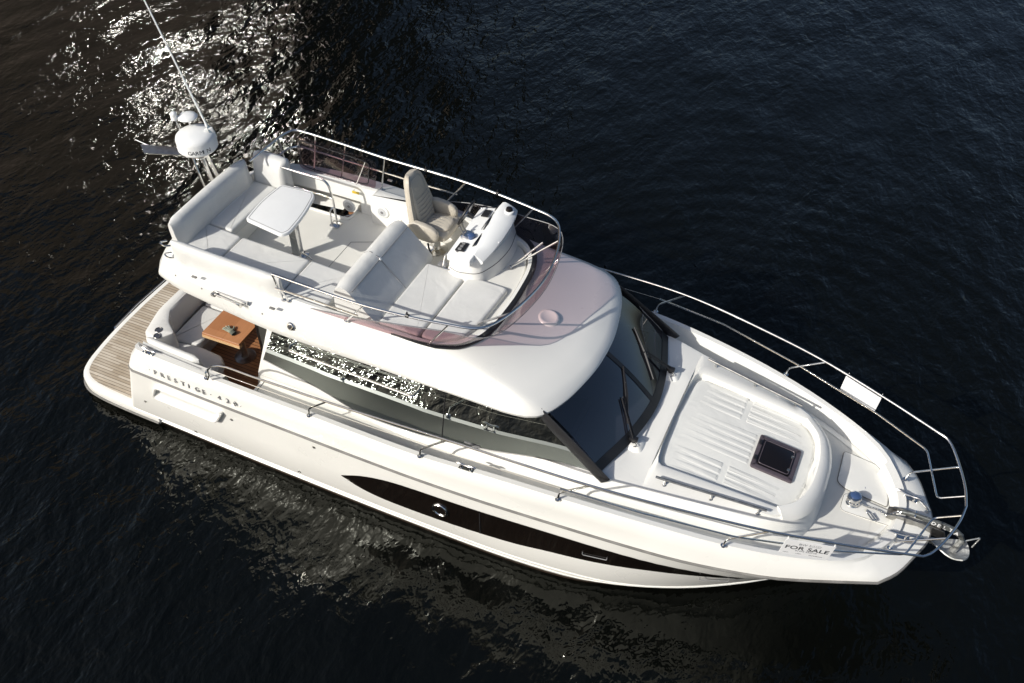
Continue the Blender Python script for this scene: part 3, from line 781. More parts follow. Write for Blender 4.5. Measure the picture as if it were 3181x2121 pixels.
# recess tray under the windlass
wo = rounded([(7.80, -.16), (8.60, -.11), (8.60, .10), (7.80, .14)], [.08, .02, .02, .08], 4)
mb = MB().layers(wo, [(lambda x, y: fz(x) - .01, 0), (lambda x, y: fz(x) + .004, 0), (lambda x, y: fz(x) + .006, .008)]); tray = mb.build("chain_tray", 'gel', Y, smooth=40)
mb = MB().tube([(x, y, fz(x) + .003) for x, y in wo], .004, 5, closed=True); mb.build("tray_joint", 'rub', tray)
wc = (7.93, .02, fz(7.93) + .005)
mb = MB().lathe([(.085, 0), (.09, .012), (.075, .03), (.072, .05), (.088, .058), (.088, .066), (.066, .078), (.066, .095), (.088, .105), (.09, .13), (.082, .15), (.05, .162), (.0, .165)], wc, 32)
wl_ = mb.build("windlass", 'steel', Y, smooth=35)
mb = MB()
for k in range(12):
    a = 2 * PI * k / 12; mb.box((wc[0] + .078 * math.cos(a), wc[1] + .078 * math.sin(a), wc[2] + .087), (.028, .016, .03), Matrix.Rotation(a, 3, 'Z'))
mb.build("gypsy", 'steel_dark', wl_, bevel=(.004, 1))
mb = MB().lathe([(.058, .150), (.062, .163), (.055, .167), (.0, .168)], wc, 28); mb.build("windlass_cap", 'blue', wl_)
mb = MB().tube(bend([(8.10, -.02, fz(8.1) + .02), (8.13, -.09, fz(8.1) + .06), (8.21, -.17, fz(8.2) + .05), (8.25, -.15, fz(8.2) + .05), (8.17, -.07, fz(8.1) + .05)], .03), .011, 8); mb.build("chain_stopper", 'steel', wl_)
# chain: separate oval links end to end
mb = MB(); cp = cr([(8.02, .0, fz(8) + .07), (8.12, .03, fz(8.1) + .03), (8.25, .04, fz(8.2) + .03), (8.36, -.01, fz(8.3) + .05), (8.46, .0, 1.50), (8.60, 0, 1.54)], 40)
for i in range(0, 38):
    p, q = Vector(cp[i]), Vector(cp[i + 1]); t = (q - p).normalized(); sd = t.cross(Vector((0, 0, 1))).normalized(); up = sd.cross(t)
    if i % 2: sd, up = up, sd
    L_ = (q - p).length * .78
    mb.tube([p + (q - p) * .5 + t * (L_ * math.cos(a)) + sd * (.0105 * math.sin(a)) for a in [2 * PI * k / 8 for k in range(8)]], .0042, 5, closed=True)
mb.build("chain", 'steel', wl_)

# bow roller: two cheeks, a channel and a roller, reaching past the stem
mb = MB()
for y in (-.065, .065):
    o = [(8.35, 1.40), (8.62, 1.40), (9.02, 1.36), (9.08, 1.40), (9.04, 1.50), (8.8, 1.52), (8.5, 1.52), (8.35, 1.47)]
    for yy in (y - .005, y + .005): pass
    v = [(x, y - .005, z) for x, z in o] + [(x, y + .005, z) for x, z in o]; nn = len(o)
    mb.add(v, [tuple(range(nn)), tuple(range(nn, 2 * nn))[::-1]] + [(i, (i + 1) % nn, nn + (i + 1) % nn, nn + i) for i in range(nn)])
mb.box((8.68, 0, 1.405), (.66, .13, .012)); rol = mb.build("bow_roller", 'steel_dark', Y)
mb = MB().lathe([(.0, -.055), (.03, -.055), (.018, 0), (.03, .055), (0, .055)], (9.02, 0, 1.44), 18, Matrix.Rotation(PI / 2, 4, 'X')); mb.build("roller_wheel", 'black', rol)

def cleat(x, y, z, ang, L=.3):
    R = Matrix.Rotation(ang, 3, 'Z')
    P = [(-L / 2, 0, .075), (-L * .3, 0, .078), (-L * .12, 0, .066), (L * .12, 0, .066), (L * .3, 0, .078), (L / 2, 0, .075)]
    mb = MB().tube([R @ Vector(p) + Vector((x, y, z)) for p in cr(P, 16)], [.006 + .011 * math.sin(PI * k / 15) ** .5 for k in range(16)], 10)
    c = mb.build("cleat", 'steel', Y)
    mb = MB()
    for s in (-1, 1):
        mb.tube([R @ Vector((s * .055, 0, .066)) + Vector((x, y, z)), R @ Vector((s * .065, 0, .0)) + Vector((x, y, z))], [.012, .020], 10)
    mb.box((x, y, z + .003), (.2, .05, .006), R); mb.build("cleat_foot", 'steel', c)
cap_at = lambda x: [float(np.interp(x, [p[0] for p in L_cap], [p[k] for p in L_cap])) for k in (1, 2)]
for sg in (-1, 1):
    cleat(8.56, sg * .32, 1.44, -sg * .13, .36)
    y, z = cap_at(-1.72); cleat(-1.68, sg * (y - .05), z, sg * .06, .30)
    y, z = cap_at(3.35); cleat(3.36, sg * (y - .05), z, -sg * .04, .28)
    # fairlead chocks at the stem
    mb = MB().tube(bend([(8.66, sg * .34, 1.40), (8.68, sg * .33, 1.47), (8.82, sg * .22, 1.46), (8.82, sg * .22, 1.39)], .03), .016, 8); mb.build("fairlead", 'steel', Y)
    y, z = cap_at(3.75)

# ---- bow rail
topS = [(-.56, 1.97, 1.80), (-.50, 1.97, 1.92), (-.45, 2.01, 2.10), (-.24, 1.99, 2.23), (0.3, 1.985, 2.25), (1.57, 1.96, 2.27), (3.17, 1.90, 2.30), (5.0, 1.836, 2.335), (6.3, 1.645, 2.27), (7.085, 1.485, 2.21), (8.0, 1.22, 2.12), (8.76, .965, 2.045)]
bowS = [(8.76, .965, 2.045), (8.84, .88, 2.035), (8.98, .585, 2.02), (9.09, .25, 2.013), (9.13, 0, 2.01)]
st = cr(topS, 70) + cr(bowS, 20)[1:]
mb = MB(); full = [(x, -y, z) for x, y, z in st] + [(x, y, z) for x, y, z in reversed(st[:-1])]
mb.tube(full, .0155, 10); rail = mb.build("bow_rail", 'steel', Y)
mid = [(8.60, .84, 1.86), (8.66, .78, 1.85)]
lowS = bend([(4.63, 1.86, 2.10), (5.6, 1.77, 2.07), (6.74, 1.54, 1.955), (7.9, 1.17, 1.88), (8.60, .86, 1.83), (8.83, .16, 1.80), (9.11, .155, 2.01)], .07, 6)
for sg in (-1, 1): MB().tube([(x, sg * y, z) for x, y, z in lowS], .0125, 8).build("lower_rail", 'steel', rail)
def stanchion(x0, y0, z0, x1, y1, z1, sg):
    P = bend([(x0, sg * y0, z0), (x0 + .02, sg * y0, z0 + .15), (x1, sg * y1, z1)], .09, 6)
    MB().tube(P, .0135, 10).lathe([(.034, -.004), (.034, .008), (.022, .014)], (x0, sg * y0, z0), 16).build("stanchion", 'steel', rail)
for sg in (-1, 1):
    for a in ((-.62, 1.93, 1.765, -.55, 1.97, 1.95), (1.05, 1.925, 1.78, 1.42, 1.96, 2.266), (2.72, 1.92, 1.79, 3.13, 1.90, 2.30), (4.6, 1.844, 1.85, 5.0, 1.836, 2.335), (6.624, 1.539, 1.705, 7.085, 1.485, 2.21), (8.464, .575, 1.49, 8.98, .575, 2.02)):
        stanchion(*a, sg)
# wire-thin middle guard rail between the aft stanchions
for sg in (-1, 1):
    MB().tube(cr([(-.45, sg * 1.97, 2.03), (1.25, sg * 1.945, 2.03), (2.93, sg * 1.91, 2.05), (4.63, sg * 1.86, 2.10)], 20), .0032, 6).build("guard_wire", 'wire', rail)
# ================================================================== saloon
ybase = tab([(-.45, 1.47), (0, 1.49), (1.0, 1.51), (2.5, 1.51), (3.5, 1.475), (4.2, 1.42), (5.0, 1.365)])
ytilt = tab([(-.45, .10), (2.5, .12), (4.0, .13), (5.0, .13)])
def wall_y(x, z): return ybase(x) - (ytilt(x) * (z - 1.6) if z > 1.6 else .22 * (1.6 - z))
def wx(x, z):      # the aft edge rakes forward as it rises
    return x if x > .6 else x + max(0, (.6 - x)) * .42 * (z - 1.6)
sal = None
for sg in (-1, 1):
    mb = MB(); rows = []
    zs = [.86, 1.2, 1.45, 1.7, 1.9, 2.1, 2.3, 2.5, 2.68]
    for z in zs:
        rows.append([(wx(x, z), sg * wall_y(x, z), z) for x in np.linspace(-.12, 4.97 - max(0, z - 1.95) * 1.13, 40)])
    mb.grid(rows, flip=sg > 0)
    mb.grid([[r[0] for r in rows], [(r[0][0] + .02, r[0][1] - sg * .05, r[0][2]) for r in rows], [(r[0][0] + .03, r[0][1] - sg * .25, r[0][2]) for r in rows]], flip=sg < 0)
    w = mb.build("saloon_side", 'gel', Y, smooth=40)
    gb = cr([(.04, 1.98), (.55, 1.90), (1.05, 1.80), (1.4, 1.69), (1.70, 1.64), (2.5, 1.66), (3.4, 1.78), (4.25, 1.92), (4.92, 1.95)], 60)
    mb = MB(); rows = []
    for k in range(8):
        t = k / 7; row = []
        for i, (x, z) in enumerate(gb):
            u = i / 59; xt = .30 + (4.06 - .30) * u
            X = x + (xt - x) * t; Z = z + (2.66 - z) * t
            row.append((X, sg * (wall_y(X, Z) + .012), Z))
        rows.append(row)
    mb.grid(rows, flip=sg > 0)
    g = mb.build("side_window", 'sideglass', w, smooth=60)
    # dark liner just behind the glass so the pane reads as glass, not as paint
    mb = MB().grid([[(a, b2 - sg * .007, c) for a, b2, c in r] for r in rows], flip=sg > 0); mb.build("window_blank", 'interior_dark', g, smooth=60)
    for xj in (2.86,):
        mb = MB().tube([(xj - .05, sg * (wall_y(xj, 1.64) + .016), 1.64), (xj, sg * (wall_y(xj, 2.62) + .016), 2.62)], .007, 6); mb.build("pane_joint", 'black', g)
    mb = MB().tube([(x, sg * (wall_y(x, z) + .012), z) for x, z in gb], .008, 6); mb.build("window_gasket", 'rub', g)
    # window catch inside the sliding pane
    mb = MB().box((3.25, sg * (wall_y(3.3, 1.78) + .02), 1.80), (.22, .012, .02)); mb.box((3.3, sg * (wall_y(3.3, 1.78) + .02), 1.77), (.05, .02, .05)); mb.build("window_catch", 'grey', g)
    # long grab rail under the overhang
    mb = MB().tube(bend([(.55, sg * 1.42, 2.44), (.57, sg * 1.52, 2.44), (2.45, sg * 1.54, 2.42), (2.47, sg * 1.42, 2.42)], .04), .016, 10); mb.build("grab_rail", 'steel', w)
    # black windscreen pillar
    mb = MB(); P = cr([(5.04, sg * 1.385, 1.91), (4.85, sg * 1.365, 2.06), (4.5, sg * 1.325, 2.33), (4.06, sg * 1.28, 2.66)], 14); rows = []
    for i, p in enumerate(P):
        rows.append([(p[0] + .062 * math.cos(a), p[1] + sg * .024 * math.sin(a), p[2] + .062 * math.cos(a)) for a in [2 * PI * k / 12 for k in range(12)]])
    mb.grid(rows, cu=True); mb.f.append(tuple(range(12))); mb.f.append(tuple(range(13 * 12, 14 * 12))); mb.build("windscreen_pillar", 'blackgloss' if False else 'black', Y, smooth=60)

# windscreen
wb = cr([(4.93, -1.30, 1.985), (5.14, -.60, 2.0), (5.215, 0, 2.005), (5.14, .60, 2.0), (4.93, 1.30, 1.985)], 41)
wt = cr([(4.06, -1.20, 2.70), (4.29, -.60, 2.72), (4.37, 0, 2.73), (4.29, .60, 2.72), (4.06, 1.20, 2.70)], 41)
def ws(i, t, off=0.0):
    a, b2 = wb[i], wt[i]; bl = .035 * math.sin(PI * t)
    return (a[0] + (b2[0] - a[0]) * t + bl * .6 + off * .62, a[1] + (b2[1] - a[1]) * t, a[2] + (b2[2] - a[2]) * t + bl + off * .78)
mb = MB().grid([[ws(i, k / 10) for i in range(41)] for k in range(11)]); scr = mb.build("windscreen", 'screen', Y, smooth=70)
mb = MB().grid([[ws(i, t, .006) for i in range(41)] for t in (-.03, .03, .085)]); mb.build("windscreen_band", 'black', scr, smooth=60)
mb = MB().grid([[(ws(20, k / 10, .008)[0], y, ws(20, k / 10, .008)[2]) for y in (-.035, -.03, .03, .035)] for k in range(11)]); mb.build("mullion", 'black', scr, smooth=60)
for sg in (-1, 1):
    pass
# interior seen through the glass
mb = MB().layers([(3.95, -1.22), (4.85, -1.22), (5.10, -.5), (5.12, 0), (5.10, .5), (4.85, 1.22), (3.95, 1.22)], [(1.70, 0), (1.86, 0), (1.875, .02)]); dash = mb.build("dashboard", 'interior_dark', Y, smooth=40)
mb = MB().box((4.25, -.62, 1.93), (.36, .62, .12), Matrix.Rotation(-.35, 3, 'Y')); mb.box((4.55, .15, 1.89), (.42, .5, .03)); mb.build("instrument_panel", 'interior', dash, bevel=(.02, 2))
mb = MB().lathe([(.03, 0), (.035, .012), (.02, .018)], (4.78, -.80, 1.876), 16); mb.build("air_vent", 'black', dash)
mb = MB(); mb.tube([(4.0 + .05 * math.sin(a), -.62 + .17 * math.cos(a), 1.96 + .17 * math.sin(a)) for a in [2 * PI * k / 20 for k in range(20)]], .014, 8, closed=True); mb.build("lower_wheel", 'black', dash)
mb = MB().box((2.2, 0, .90), (4.4, 2.5, .06)); mb.build("saloon_floor", 'interior_wood', Y)
mb = MB()
mb.box((3.25, -.62, 1.45), (.5, .9, .14)); mb.box((3.0, -.62, 1.75), (.14, .9, .6)); mb.box((3.1, -.62, 1.15), (.6, .9, .5))
mb.build("helm_bench", 'vinyl_tan', Y, bevel=(.03, 2))
mb = MB().box((3.9, 1.12, 1.72), (1.6, .22, .6)); mb.box((2.4, 1.0, 1.3), (1.8, .5, .8)); mb.build("saloon_cabinet", 'interior_wood', Y, bevel=(.01, 1))
mb = MB().box((1.2, -.9, 1.2), (1.8, .6, .6)); mb.build("saloon_sofa", 'interior', Y, bevel=(.04, 2))

# wipers
def wiper(px, py, tip, blade):
    root = MB().lathe([(.03, 0), (.03, .05), (.018, .07)], (px, py, 1.965), 14)
    root.box((px + .0, py, 2.03), (.11, .06, .05)); w = root.build("windscreen_wiper", 'black', Y, bevel=(.006, 2))
    a, t = tip
    p1 = Vector(ws(a, t, .03))
    for d in (-.018, .018): MB().tube([(px, py + d, 2.045), p1 + Vector((0, d, 0))], .010, 6).build("wiper_arm", 'black', w)
    q0, q1 = Vector(ws(*blade[0], .02)), Vector(ws(*blade[1], .02))
    MB().tube([q0, q0.lerp(q1, .5) + Vector((.012, 0, .016)), q1], [.012, .022, .012], 6).build("wiper_blade", 'black', w)
    MB().tube(bend([(px + .03, py - .03, 2.0), (px + .07, py - .07, 2.01), (px + .03, py - .09, 1.985)], .03), .005, 6).build("washer_hose", 'black', w)
    MB().layers(rounded([(px - .10, py - .09), (px + .12, py - .09), (px + .12, py + .09), (px - .10, py + .09)], .05), [(1.90, -.05), (1.94, -.02), (1.968, .015), (1.975, .04)]).build("wiper_plinth", 'gel', w, smooth=50)
def near(y): return min(range(41), key=lambda i: abs(wb[i][1] - y))
wiper(5.16, -.70, (near(-.42), .42), ((near(-.02), .62), (near(-.62), .16)))
wiper(5.20, .66, (near(.56), .42), ((near(.82), .62), (near(.25), .17)))

# ================================================================== flybridge
NA, NS2, NF = 12, 40, 22
def tri(a, b2, c): return cr(a, NA) + cr([a[-1]] + b2, NS2 + 1)[1:] + cr([b2[-1]] + c, NF + 1)[1:]
C4 = tri([(-1.90, 0, 2.8), (-1.88, .65, 2.8), (-1.79, 1.03, 2.8), (-1.62, 1.30, 2.8)],
         [(-1.28, 1.40, 2.80), (-.76, 1.47, 2.80), (.34, 1.565, 2.79), (1.2, 1.56, 2.77), (1.76, 1.54, 2.76), (2.58, 1.525, 2.735), (3.38, 1.505, 2.71), (3.75, 1.485, 2.685), (3.97, 1.44, 2.67)],
         [(4.12, 1.355, 2.66), (4.22, 1.22, 2.66), (4.33, .97, 2.66), (4.42, .62, 2.66), (4.475, .3, 2.66), (4.49, 0, 2.66)])
C2 = tri([(-1.66, 0, 3.10), (-1.64, .62, 3.10), (-1.55, .98, 3.10), (-1.38, 1.15, 3.11)],
         [(-1.0, 1.225, 3.12), (0, 1.275, 3.13), (.9, 1.29, 3.12), (1.97, 1.265, 3.11), (2.45, 1.245, 3.10), (2.66, 1.215, 3.095)],
         [(2.91, 1.09, 3.085), (3.08, .85, 3.08), (3.16, .58, 3.08), (3.19, .25, 3.08), (3.2, 0, 3.08)])
C3 = tri([(-1.83, 0, 2.94), (-1.81, .65, 2.94), (-1.71, 1.02, 2.96), (-1.54, 1.27, 3.0)],
         [(-1.2, 1.39, 3.04), (-.5, 1.50, 3.065), (.34, 1.535, 3.05), (1.2, 1.515, 3.025), (1.76, 1.465, 2.995), (2.4, 1.38, 2.975), (2.95, 1.31, 2.935), (3.4, 1.29, 2.885), (3.72, 1.32, 2.83)],
         [(3.95, 1.30, 2.795), (4.10, 1.10, 2.775), (4.22, .80, 2.765), (4.31, .5, 2.76), (4.36, .25, 2.76), (4.37, 0, 2.76)])
def ins3(c, d, z=None, dz=0):
    pts = [(p[0], p[1]) for p in c] + [(p[0], -p[1]) for p in reversed(c[:-1])][:-1]
    q = inset(pts, d) if sum(a[0] * b2[1] - b2[0] * a[1] for a, b2 in zip(pts, pts[1:] + pts[:1])) > 0 else inset(pts, -d)
    return [(x, max(0, y) if 0 < i < len(c) - 1 else 0, (c[i][2] + dz) if z is None else z) for i, (x, y) in enumerate(q[:len(c)])]
C2b = [(x, y, z - .006) for x, y, z in C2]
C1 = ins3(C2, .035, dz=.018); C1b = ins3(C2, .085, dz=.012)
C0 = ins3(C2, .105, z=2.90); CF = ins3(C2, .12, z=2.70)
C3t = [tuple(a * .2 + b2 * .8 for a, b2 in zip(p, q)) for p, q in zip(C2, C3)]
C3t = [(p[0], p[1], p[2] + .018) for p in C3t]
C4t = [tuple(a * .22 + b2 * .78 for a, b2 in zip(p, q)) for p, q in zip(C3, C4)]
C4t = [(p[0], p[1] + .012, p[2] + .018) for p in C4t]; C4t[0] = (C4t[0][0], 0, C4t[0][2]); C4t[-1] = (C4t[-1][0], 0, C4t[-1][2])
C5 = ins3(C4, .012, dz=-.04); C6 = ins3(C4, .05, dz=-.055); C7 = ins3(C4, .34, z=2.625)
mb = MB(); seq = [C0, C1b, C1, C2b, C3t, C3, C4t, C4, C5, C6, C7]
half(seq, mb)
fly = mb.build("flybridge", 'gel', Y, smooth=33)
# inner foot of the tub, left open at the stairwell
mb = MB()
for sg in (-1, 1):
    run = []
    for a, b2 in zip(C0, CF):
        if sg > 0 and -1.10 < a[0] < .10:
            if len(run) > 1: mb.grid([[r[0] for r in run], [r[1] for r in run]])
            run = []; continue
        run.append(((a[0], sg * a[1], a[2]), (b2[0], sg * b2[1], b2[2])))
    mb.grid([[r[0] for r in run], [r[1] for r in run]])
mb.build("coaming_foot", 'gel', fly)
# floor slab with the stairwell opening on the port side
HX0, HX1, HY0 = -1.08, .06, .93
mb = MB()
for x0, x1, y0, y1 in ((-1.58, HX0, -1.16, 1.16), (HX0, HX1, -1.16, HY0), (HX1, 3.1, -1.16, 1.16)):
    mb.layers([(x0, y0), (x1, y0), (x1, y1), (x0, y1)], [(2.62, 0), (2.70, 0)])
ff = mb.build("flybridge_floor", 'nonskid', fly, smooth=0)
mb = MB().layers([(3.1, -1.12), (3.95, -1.12), (4.1, -.6), (4.15, 0), (4.1, .6), (3.95, 1.12), (3.1, 1.12)], [(2.60, 0), (2.66, 0)]); mb.build("saloon_headliner", 'interior', fly, smooth=0)
mb = MB().tube(bend([(HX0, 1.2, 2.705), (HX0, HY0, 2.705), (HX1, HY0, 2.705), (HX1, 1.2, 2.705)], .10), .022, 8); mb.build("stairwell_lip", 'gel', ff)
mb = MB().box((HX1 + .01, 1.06, 2.52), (.03, .30, .35)); mb.build("stairwell_end", 'gel', ff)
# steps below the opening
mb = MB()
for k in range(5): mb.layers(rounded([(.0 - .24 * k - .30, 1.0), (-.24 * k - .05, 1.0), (-.24 * k - .05, 1.42), (-.24 * k - .30, 1.42)], .03), [(2.42 - .3 * k, 0), (2.46 - .3 * k, 0)])
stp = mb.build("stair_tread", 'teak_dark', Y, smooth=0); stp.name = "stair"
mb = MB().tube([(-.05, .98, 2.42), (-1.4, .98, .9)], .02, 8); mb.build("stringer", 'steel', stp)
mb = MB().tube(bend([(-.16, .99, 2.50), (-.16, .99, 2.62), (.0, 1.10, 2.66), (.03, 1.3, 2.60)], .04), .012, 8); mb.build("grab_handle", 'steel', stp)
# non-skid joints in the floor
mb = MB()
for a, b2 in (((.35, -.4), (.35, .5)), ((.35, .5), (1.2, .9)), ((1.15, -.3), (1.25, .95))): mb.tube([(a[0], a[1], 2.701), (b2[0], b2[1], 2.701)], .004, 4)
mb.build("floor_joint", 'rub', ff)

# dash shelf between the console and the windscreen
mb = MB(); front = [(p[0] - .10, p[1] * .95) for p in C2 if p[0] > 2.62]
fr = front + [(x, -y) for x, y in reversed(front[:-1])]
o = [(2.50, 1.10)] + fr + [(2.50, -1.10)]
o = o if sum(a[0] * b2[1] - b2[0] * a[1] for a, b2 in zip(o, o[1:] + o[:1])) > 0 else o[::-1]
mb.layers(o, [(2.7, 0), (3.02, 0), (3.035, .015)]); mb.build("dash_shelf", 'nonskid', fly, smooth=40)
# round boss on the brow
mb = MB().lathe([(.155, -.035), (.150, .0), (.135, .022), (.105, .03), (.095, .024), (.0, .024)], (3.66, -.01, 2.955), 40, Matrix.Rotation(.11, 4, 'Y')); mb.build("brow_boss", 'gel', fly, smooth=50)
# black seal at the foot of the windscreen
mb = MB(); e = [p for p in C2 if p[0] > 2.0]; e = [(x, y, z + .018) for x, y, z in e] + [(x, -y, z + .018) for x, y, z in reversed(e[:-1])]
rows = []
for i, p in enumerate(e):
    a, b2 = e[max(0, i - 1)], e[min(len(e) - 1, i + 1)]; t = Vector((b2[0] - a[0], b2[1] - a[1])).normalized(); w = Vector((-t.y, t.x)) if True else None
    k = .035 * min(1, max(.15, (p[0] - 2.0) / .9))
    rows.append([(p[0] - w.x * k, p[1] - w.y * k, p[2] + .004), (p[0] - w.x * k, p[1] - w.y * k, p[2] + .012), (p[0] + w.x * k, p[1] + w.y * k, p[2] + .010), (p[0] + w.x * k, p[1] + w.y * k, p[2] - .012)])
mb.grid(rows); mb.build("windscreen_seal", 'black', fly, smooth=40)

# tinted wind deflector
db = [p for p in C2 if p[0] > .88]
dt_ = cr([(.90, 1.30, 3.14), (1.5, 1.315, 3.24), (1.93, 1.315, 3.33), (2.4, 1.28, 3.40), (2.85, 1.22, 3.44), (3.15, 1.195, 3.455), (3.33, 1.12, 3.46), (3.45, .93, 3.455), (3.55, .55, 3.45), (3.60, .2, 3.45), (3.61, 0, 3.45)], len(db))
B1 = cr([(p[0], p[1], p[2] + .012) for p in db], len(db))
defl_rows = []
for k in range(7):
    t = k / 6
    defl_rows.append([tuple(a + (b2 - a) * t + (.03 * math.sin(PI * t) * (.4 if j == 2 else 0)) for j, (a, b2) in enumerate(zip(p, q))) for p, q in zip(B1, dt_)])
full_rows = [r + [mirror(p) for p in reversed(r[:-1])] for r in defl_rows]
mb = MB().grid(full_rows); defl = mb.build("wind_deflector", 'tint', Y, smooth=70, thick=.008)
mb = MB().tube(full_rows[-1], .006, 6); mb.build("deflector_edge", 'interior_wood' if False else 'grey', defl)

# tinted side panel aft on the port side
mb = MB(); n = 12
def sp(u, v):
    x = (-.95 + u * 1.30) * (1 - v) + (-1.07 + u * 1.42) * v; y = (1.265 + .0 * u) * (1 - v) + (1.46 - .06 * u) * v; z = 3.11 + (.44 - .02 * u) * v
    return (x, y, z)
po_ = rounded([(0, 0), (1, 0), (1, 1), (0, 1)], [.12, .14, .18, .03], 6)
mb.poly([sp(u, v) for u, v in po_]); pan = mb.build("wind_panel", 'tint', Y, thick=.008, smooth=0)
mb = MB().tube([Vector(sp(.03 + .88 * u, .10 + .78 * v)) + Vector((0, -.006, 0)) for u, v in rounded([(0, 0), (1, 0), (1, 1), (0, 1)], [.16, .16, .16, .10], 6)], .009, 6, closed=True); mb.build("panel_trim", 'black', pan)
mb = MB().tube([sp(.86, .86), (.02, 1.16, 3.02)], .006, 6); mb.build("panel_stay", 'steel', pan)

# coaming block with speaker, port side behind the helm seat
mb = MB().layers(rounded([(.38, 1.02), (1.30, 1.02), (1.55, 1.26), (.38, 1.28)], .06), [(2.7, 0), (3.10, 0), (3.16, .03), (3.17, .06)]); cb = mb.build("helm_coaming", 'gel', fly, smooth=50)
sm = Matrix.Rotation(PI / 2, 4, 'X') 
for x, z, nm in ((.60, 3.0, 'speaker'), (-.02, 2.86, 'speaker')):
    y = 1.018 if x > .3 else 1.09
    mb = MB().lathe([(.105, 0), (.105, .012), (.09, .018), (.0, .02)], (x, y, z - .03), 28, sm); s_ = mb.build("speaker", 'plastic', fly, smooth=40)
    mb = MB().lathe([(.088, .017), (.03, .022), (.0, .03)], (x, y, z - .03), 24, sm); mb.build("speaker_cone", 'speaker', s_)
    mb = MB().lathe([(.022, .024), (.018, .034), (0, .036)], (x, y, z - .03), 16, sm); mb.build("speaker_dome", 'grey', s_)
mb = MB().box((.10, 1.12, 3.085), (.11, .012, .035)); mb.build("warning_sticker", 'yellow', fly)
mb = MB().layers(rounded([(.72, .96), (.92, .96), (.92, 1.06), (.72, 1.06)], .03), [(2.70, 0), (2.90, 0), (2.92, .015)]); tr_ = mb.build("drink_tray", 'gel', fly, smooth=40)
# ---- flybridge rail
rt = [(-1.27, .58, 3.58), (-1.23, .95, 3.60), (-1.19, 1.36, 3.6), (-1.12, 1.49, 3.6), (-.9, 1.51, 3.6), (-.3, 1.48, 3.6), (.5, 1.43, 3.6), (1.79, 1.385, 3.605), (2.4, 1.32, 3.6), (2.88, 1.243, 3.6), (3.15, 1.185, 3.6), (3.30, 1.09, 3.6), (3.44, .82, 3.6), (3.55, .40, 3.6), (3.59, 0, 3.6)]
rs_ = [(3.55, -.40, 3.6), (3.44, -.82, 3.6), (3.30, -1.09, 3.6), (3.15, -1.185, 3.6), (2.88, -1.243, 3.6), (2.4, -1.32, 3.6), (1.79, -1.38, 3.605), (1.1, -1.375, 3.6), (.44, -1.36, 3.60)]
mb = MB().tube(cr(rt + rs_, 150), .0175, 10); fr_ = mb.build("flybridge_rail", 'steel', Y)
P = bend([(-1.20, 1.02, 3.36), (-1.15, 1.36, 3.37), (-1.02, 1.45, 3.37), (0, 1.41, 3.37), (1.0, 1.37, 3.37), (1.66, 1.365, 3.37)], .08); MB().tube(P, .0125, 8).build("lower_rail", 'steel', fr_)
MB().tube(bend([(.44, -1.355, 3.36), (1.0, -1.355, 3.37), (1.66, -1.365, 3.37)], .05), .0125, 8).build("lower_rail", 'steel', fr_)
def post(a, b2): MB().tube([a, b2], .013, 10).lathe([(.03, 0), (.03, .012), (.018, .02)], a, 14).build("rail_post", 'steel', fr_)
for a, b2 in (((-1.16, 1.24, 3.11), (-1.21, 1.20, 3.6)), ((-.72, 1.30, 3.12), (-.75, 1.505, 3.6)), ((-.25, 1.31, 3.12), (-.22, 1.475, 3.6)), ((.44, 1.30, 3.12), (.46, 1.433, 3.6)), ((1.43, 1.30, 3.13), (1.79, 1.385, 3.605)), ((2.55, 1.22, 3.10), (2.88, 1.243, 3.6)),
              ((2.84, .60, 3.05), (3.20, .84, 3.42)), ((1.43, -1.30, 3.13), (1.79, -1.38, 3.605)), ((2.55, -1.22, 3.10), (2.88, -1.243, 3.6)), ((.48, -1.30, 3.12), (.44, -1.36, 3.60)), ((.56, -1.29, 3.12), (.52, -1.36, 3.37))):
    post(a, b2)
MB().tube([(2.84, .60, 3.05), (3.46, .76, 3.6)], .014, 10).build("rail_post", 'steel', fr_)
MB().tube([(2.90, -.60, 3.05), (3.46, -.76, 3.6)], .014, 10).build("rail_post", 'steel', fr_)
for x, y in ((2.36, -1.325), (1.15, 1.405), (2.3, 1.335)):
    MB().tube([(x - .02, y, 3.61), (x + .02, y, 3.61)], .027, 10).lathe([(.012, 0), (.010, .05)], (x, y, 3.62), 8).build("rail_clip", 'black', fr_)
# stern grab rings at the starboard quarter
for k, (x, y, z) in enumerate(((-1.52, -1.06, 3.26), (-1.42, -1.13, 3.14))):
    MB().tube(bend([(x, y - .02, z), (x - .06, y - .10, z + .02), (x + .05, y - .15, z + .02), (x + .12, y - .08, z)], .05), .012, 8).build("grab_ring", 'steel', fr_)

# guard rail round the stairwell
mb = MB().tube(bend([(-1.02, .80, 3.43), (-.86, .79, 3.45), (-.12, .78, 3.45), (-.06, .77, 3.2), (-.05, .77, 2.70)], .12, 7), .0165, 10); gr = mb.build("stair_guard", 'steel', Y)
MB().tube([(-.98, .80, 3.16), (-.065, .775, 3.16)], .013, 8).build("guard_bar", 'steel', gr)
MB().tube(bend([(-.055, .765, 3.02), (-.10, .72, 2.98), (-.11, .71, 2.72)], .05), .012, 8).build("guard_loop", 'steel', gr)
MB().tube([(-.95, .81, 3.12), (-.95, .81, 3.44)], .013, 8).build("guard_bar", 'steel', gr)
MB().layers(rounded([(-.14, .68), (.02, .68), (.02, .83), (-.14, .83)], .03), [(2.70, 0), (2.712, 0), (2.716, .006)]).build("guard_foot", 'steel', gr)

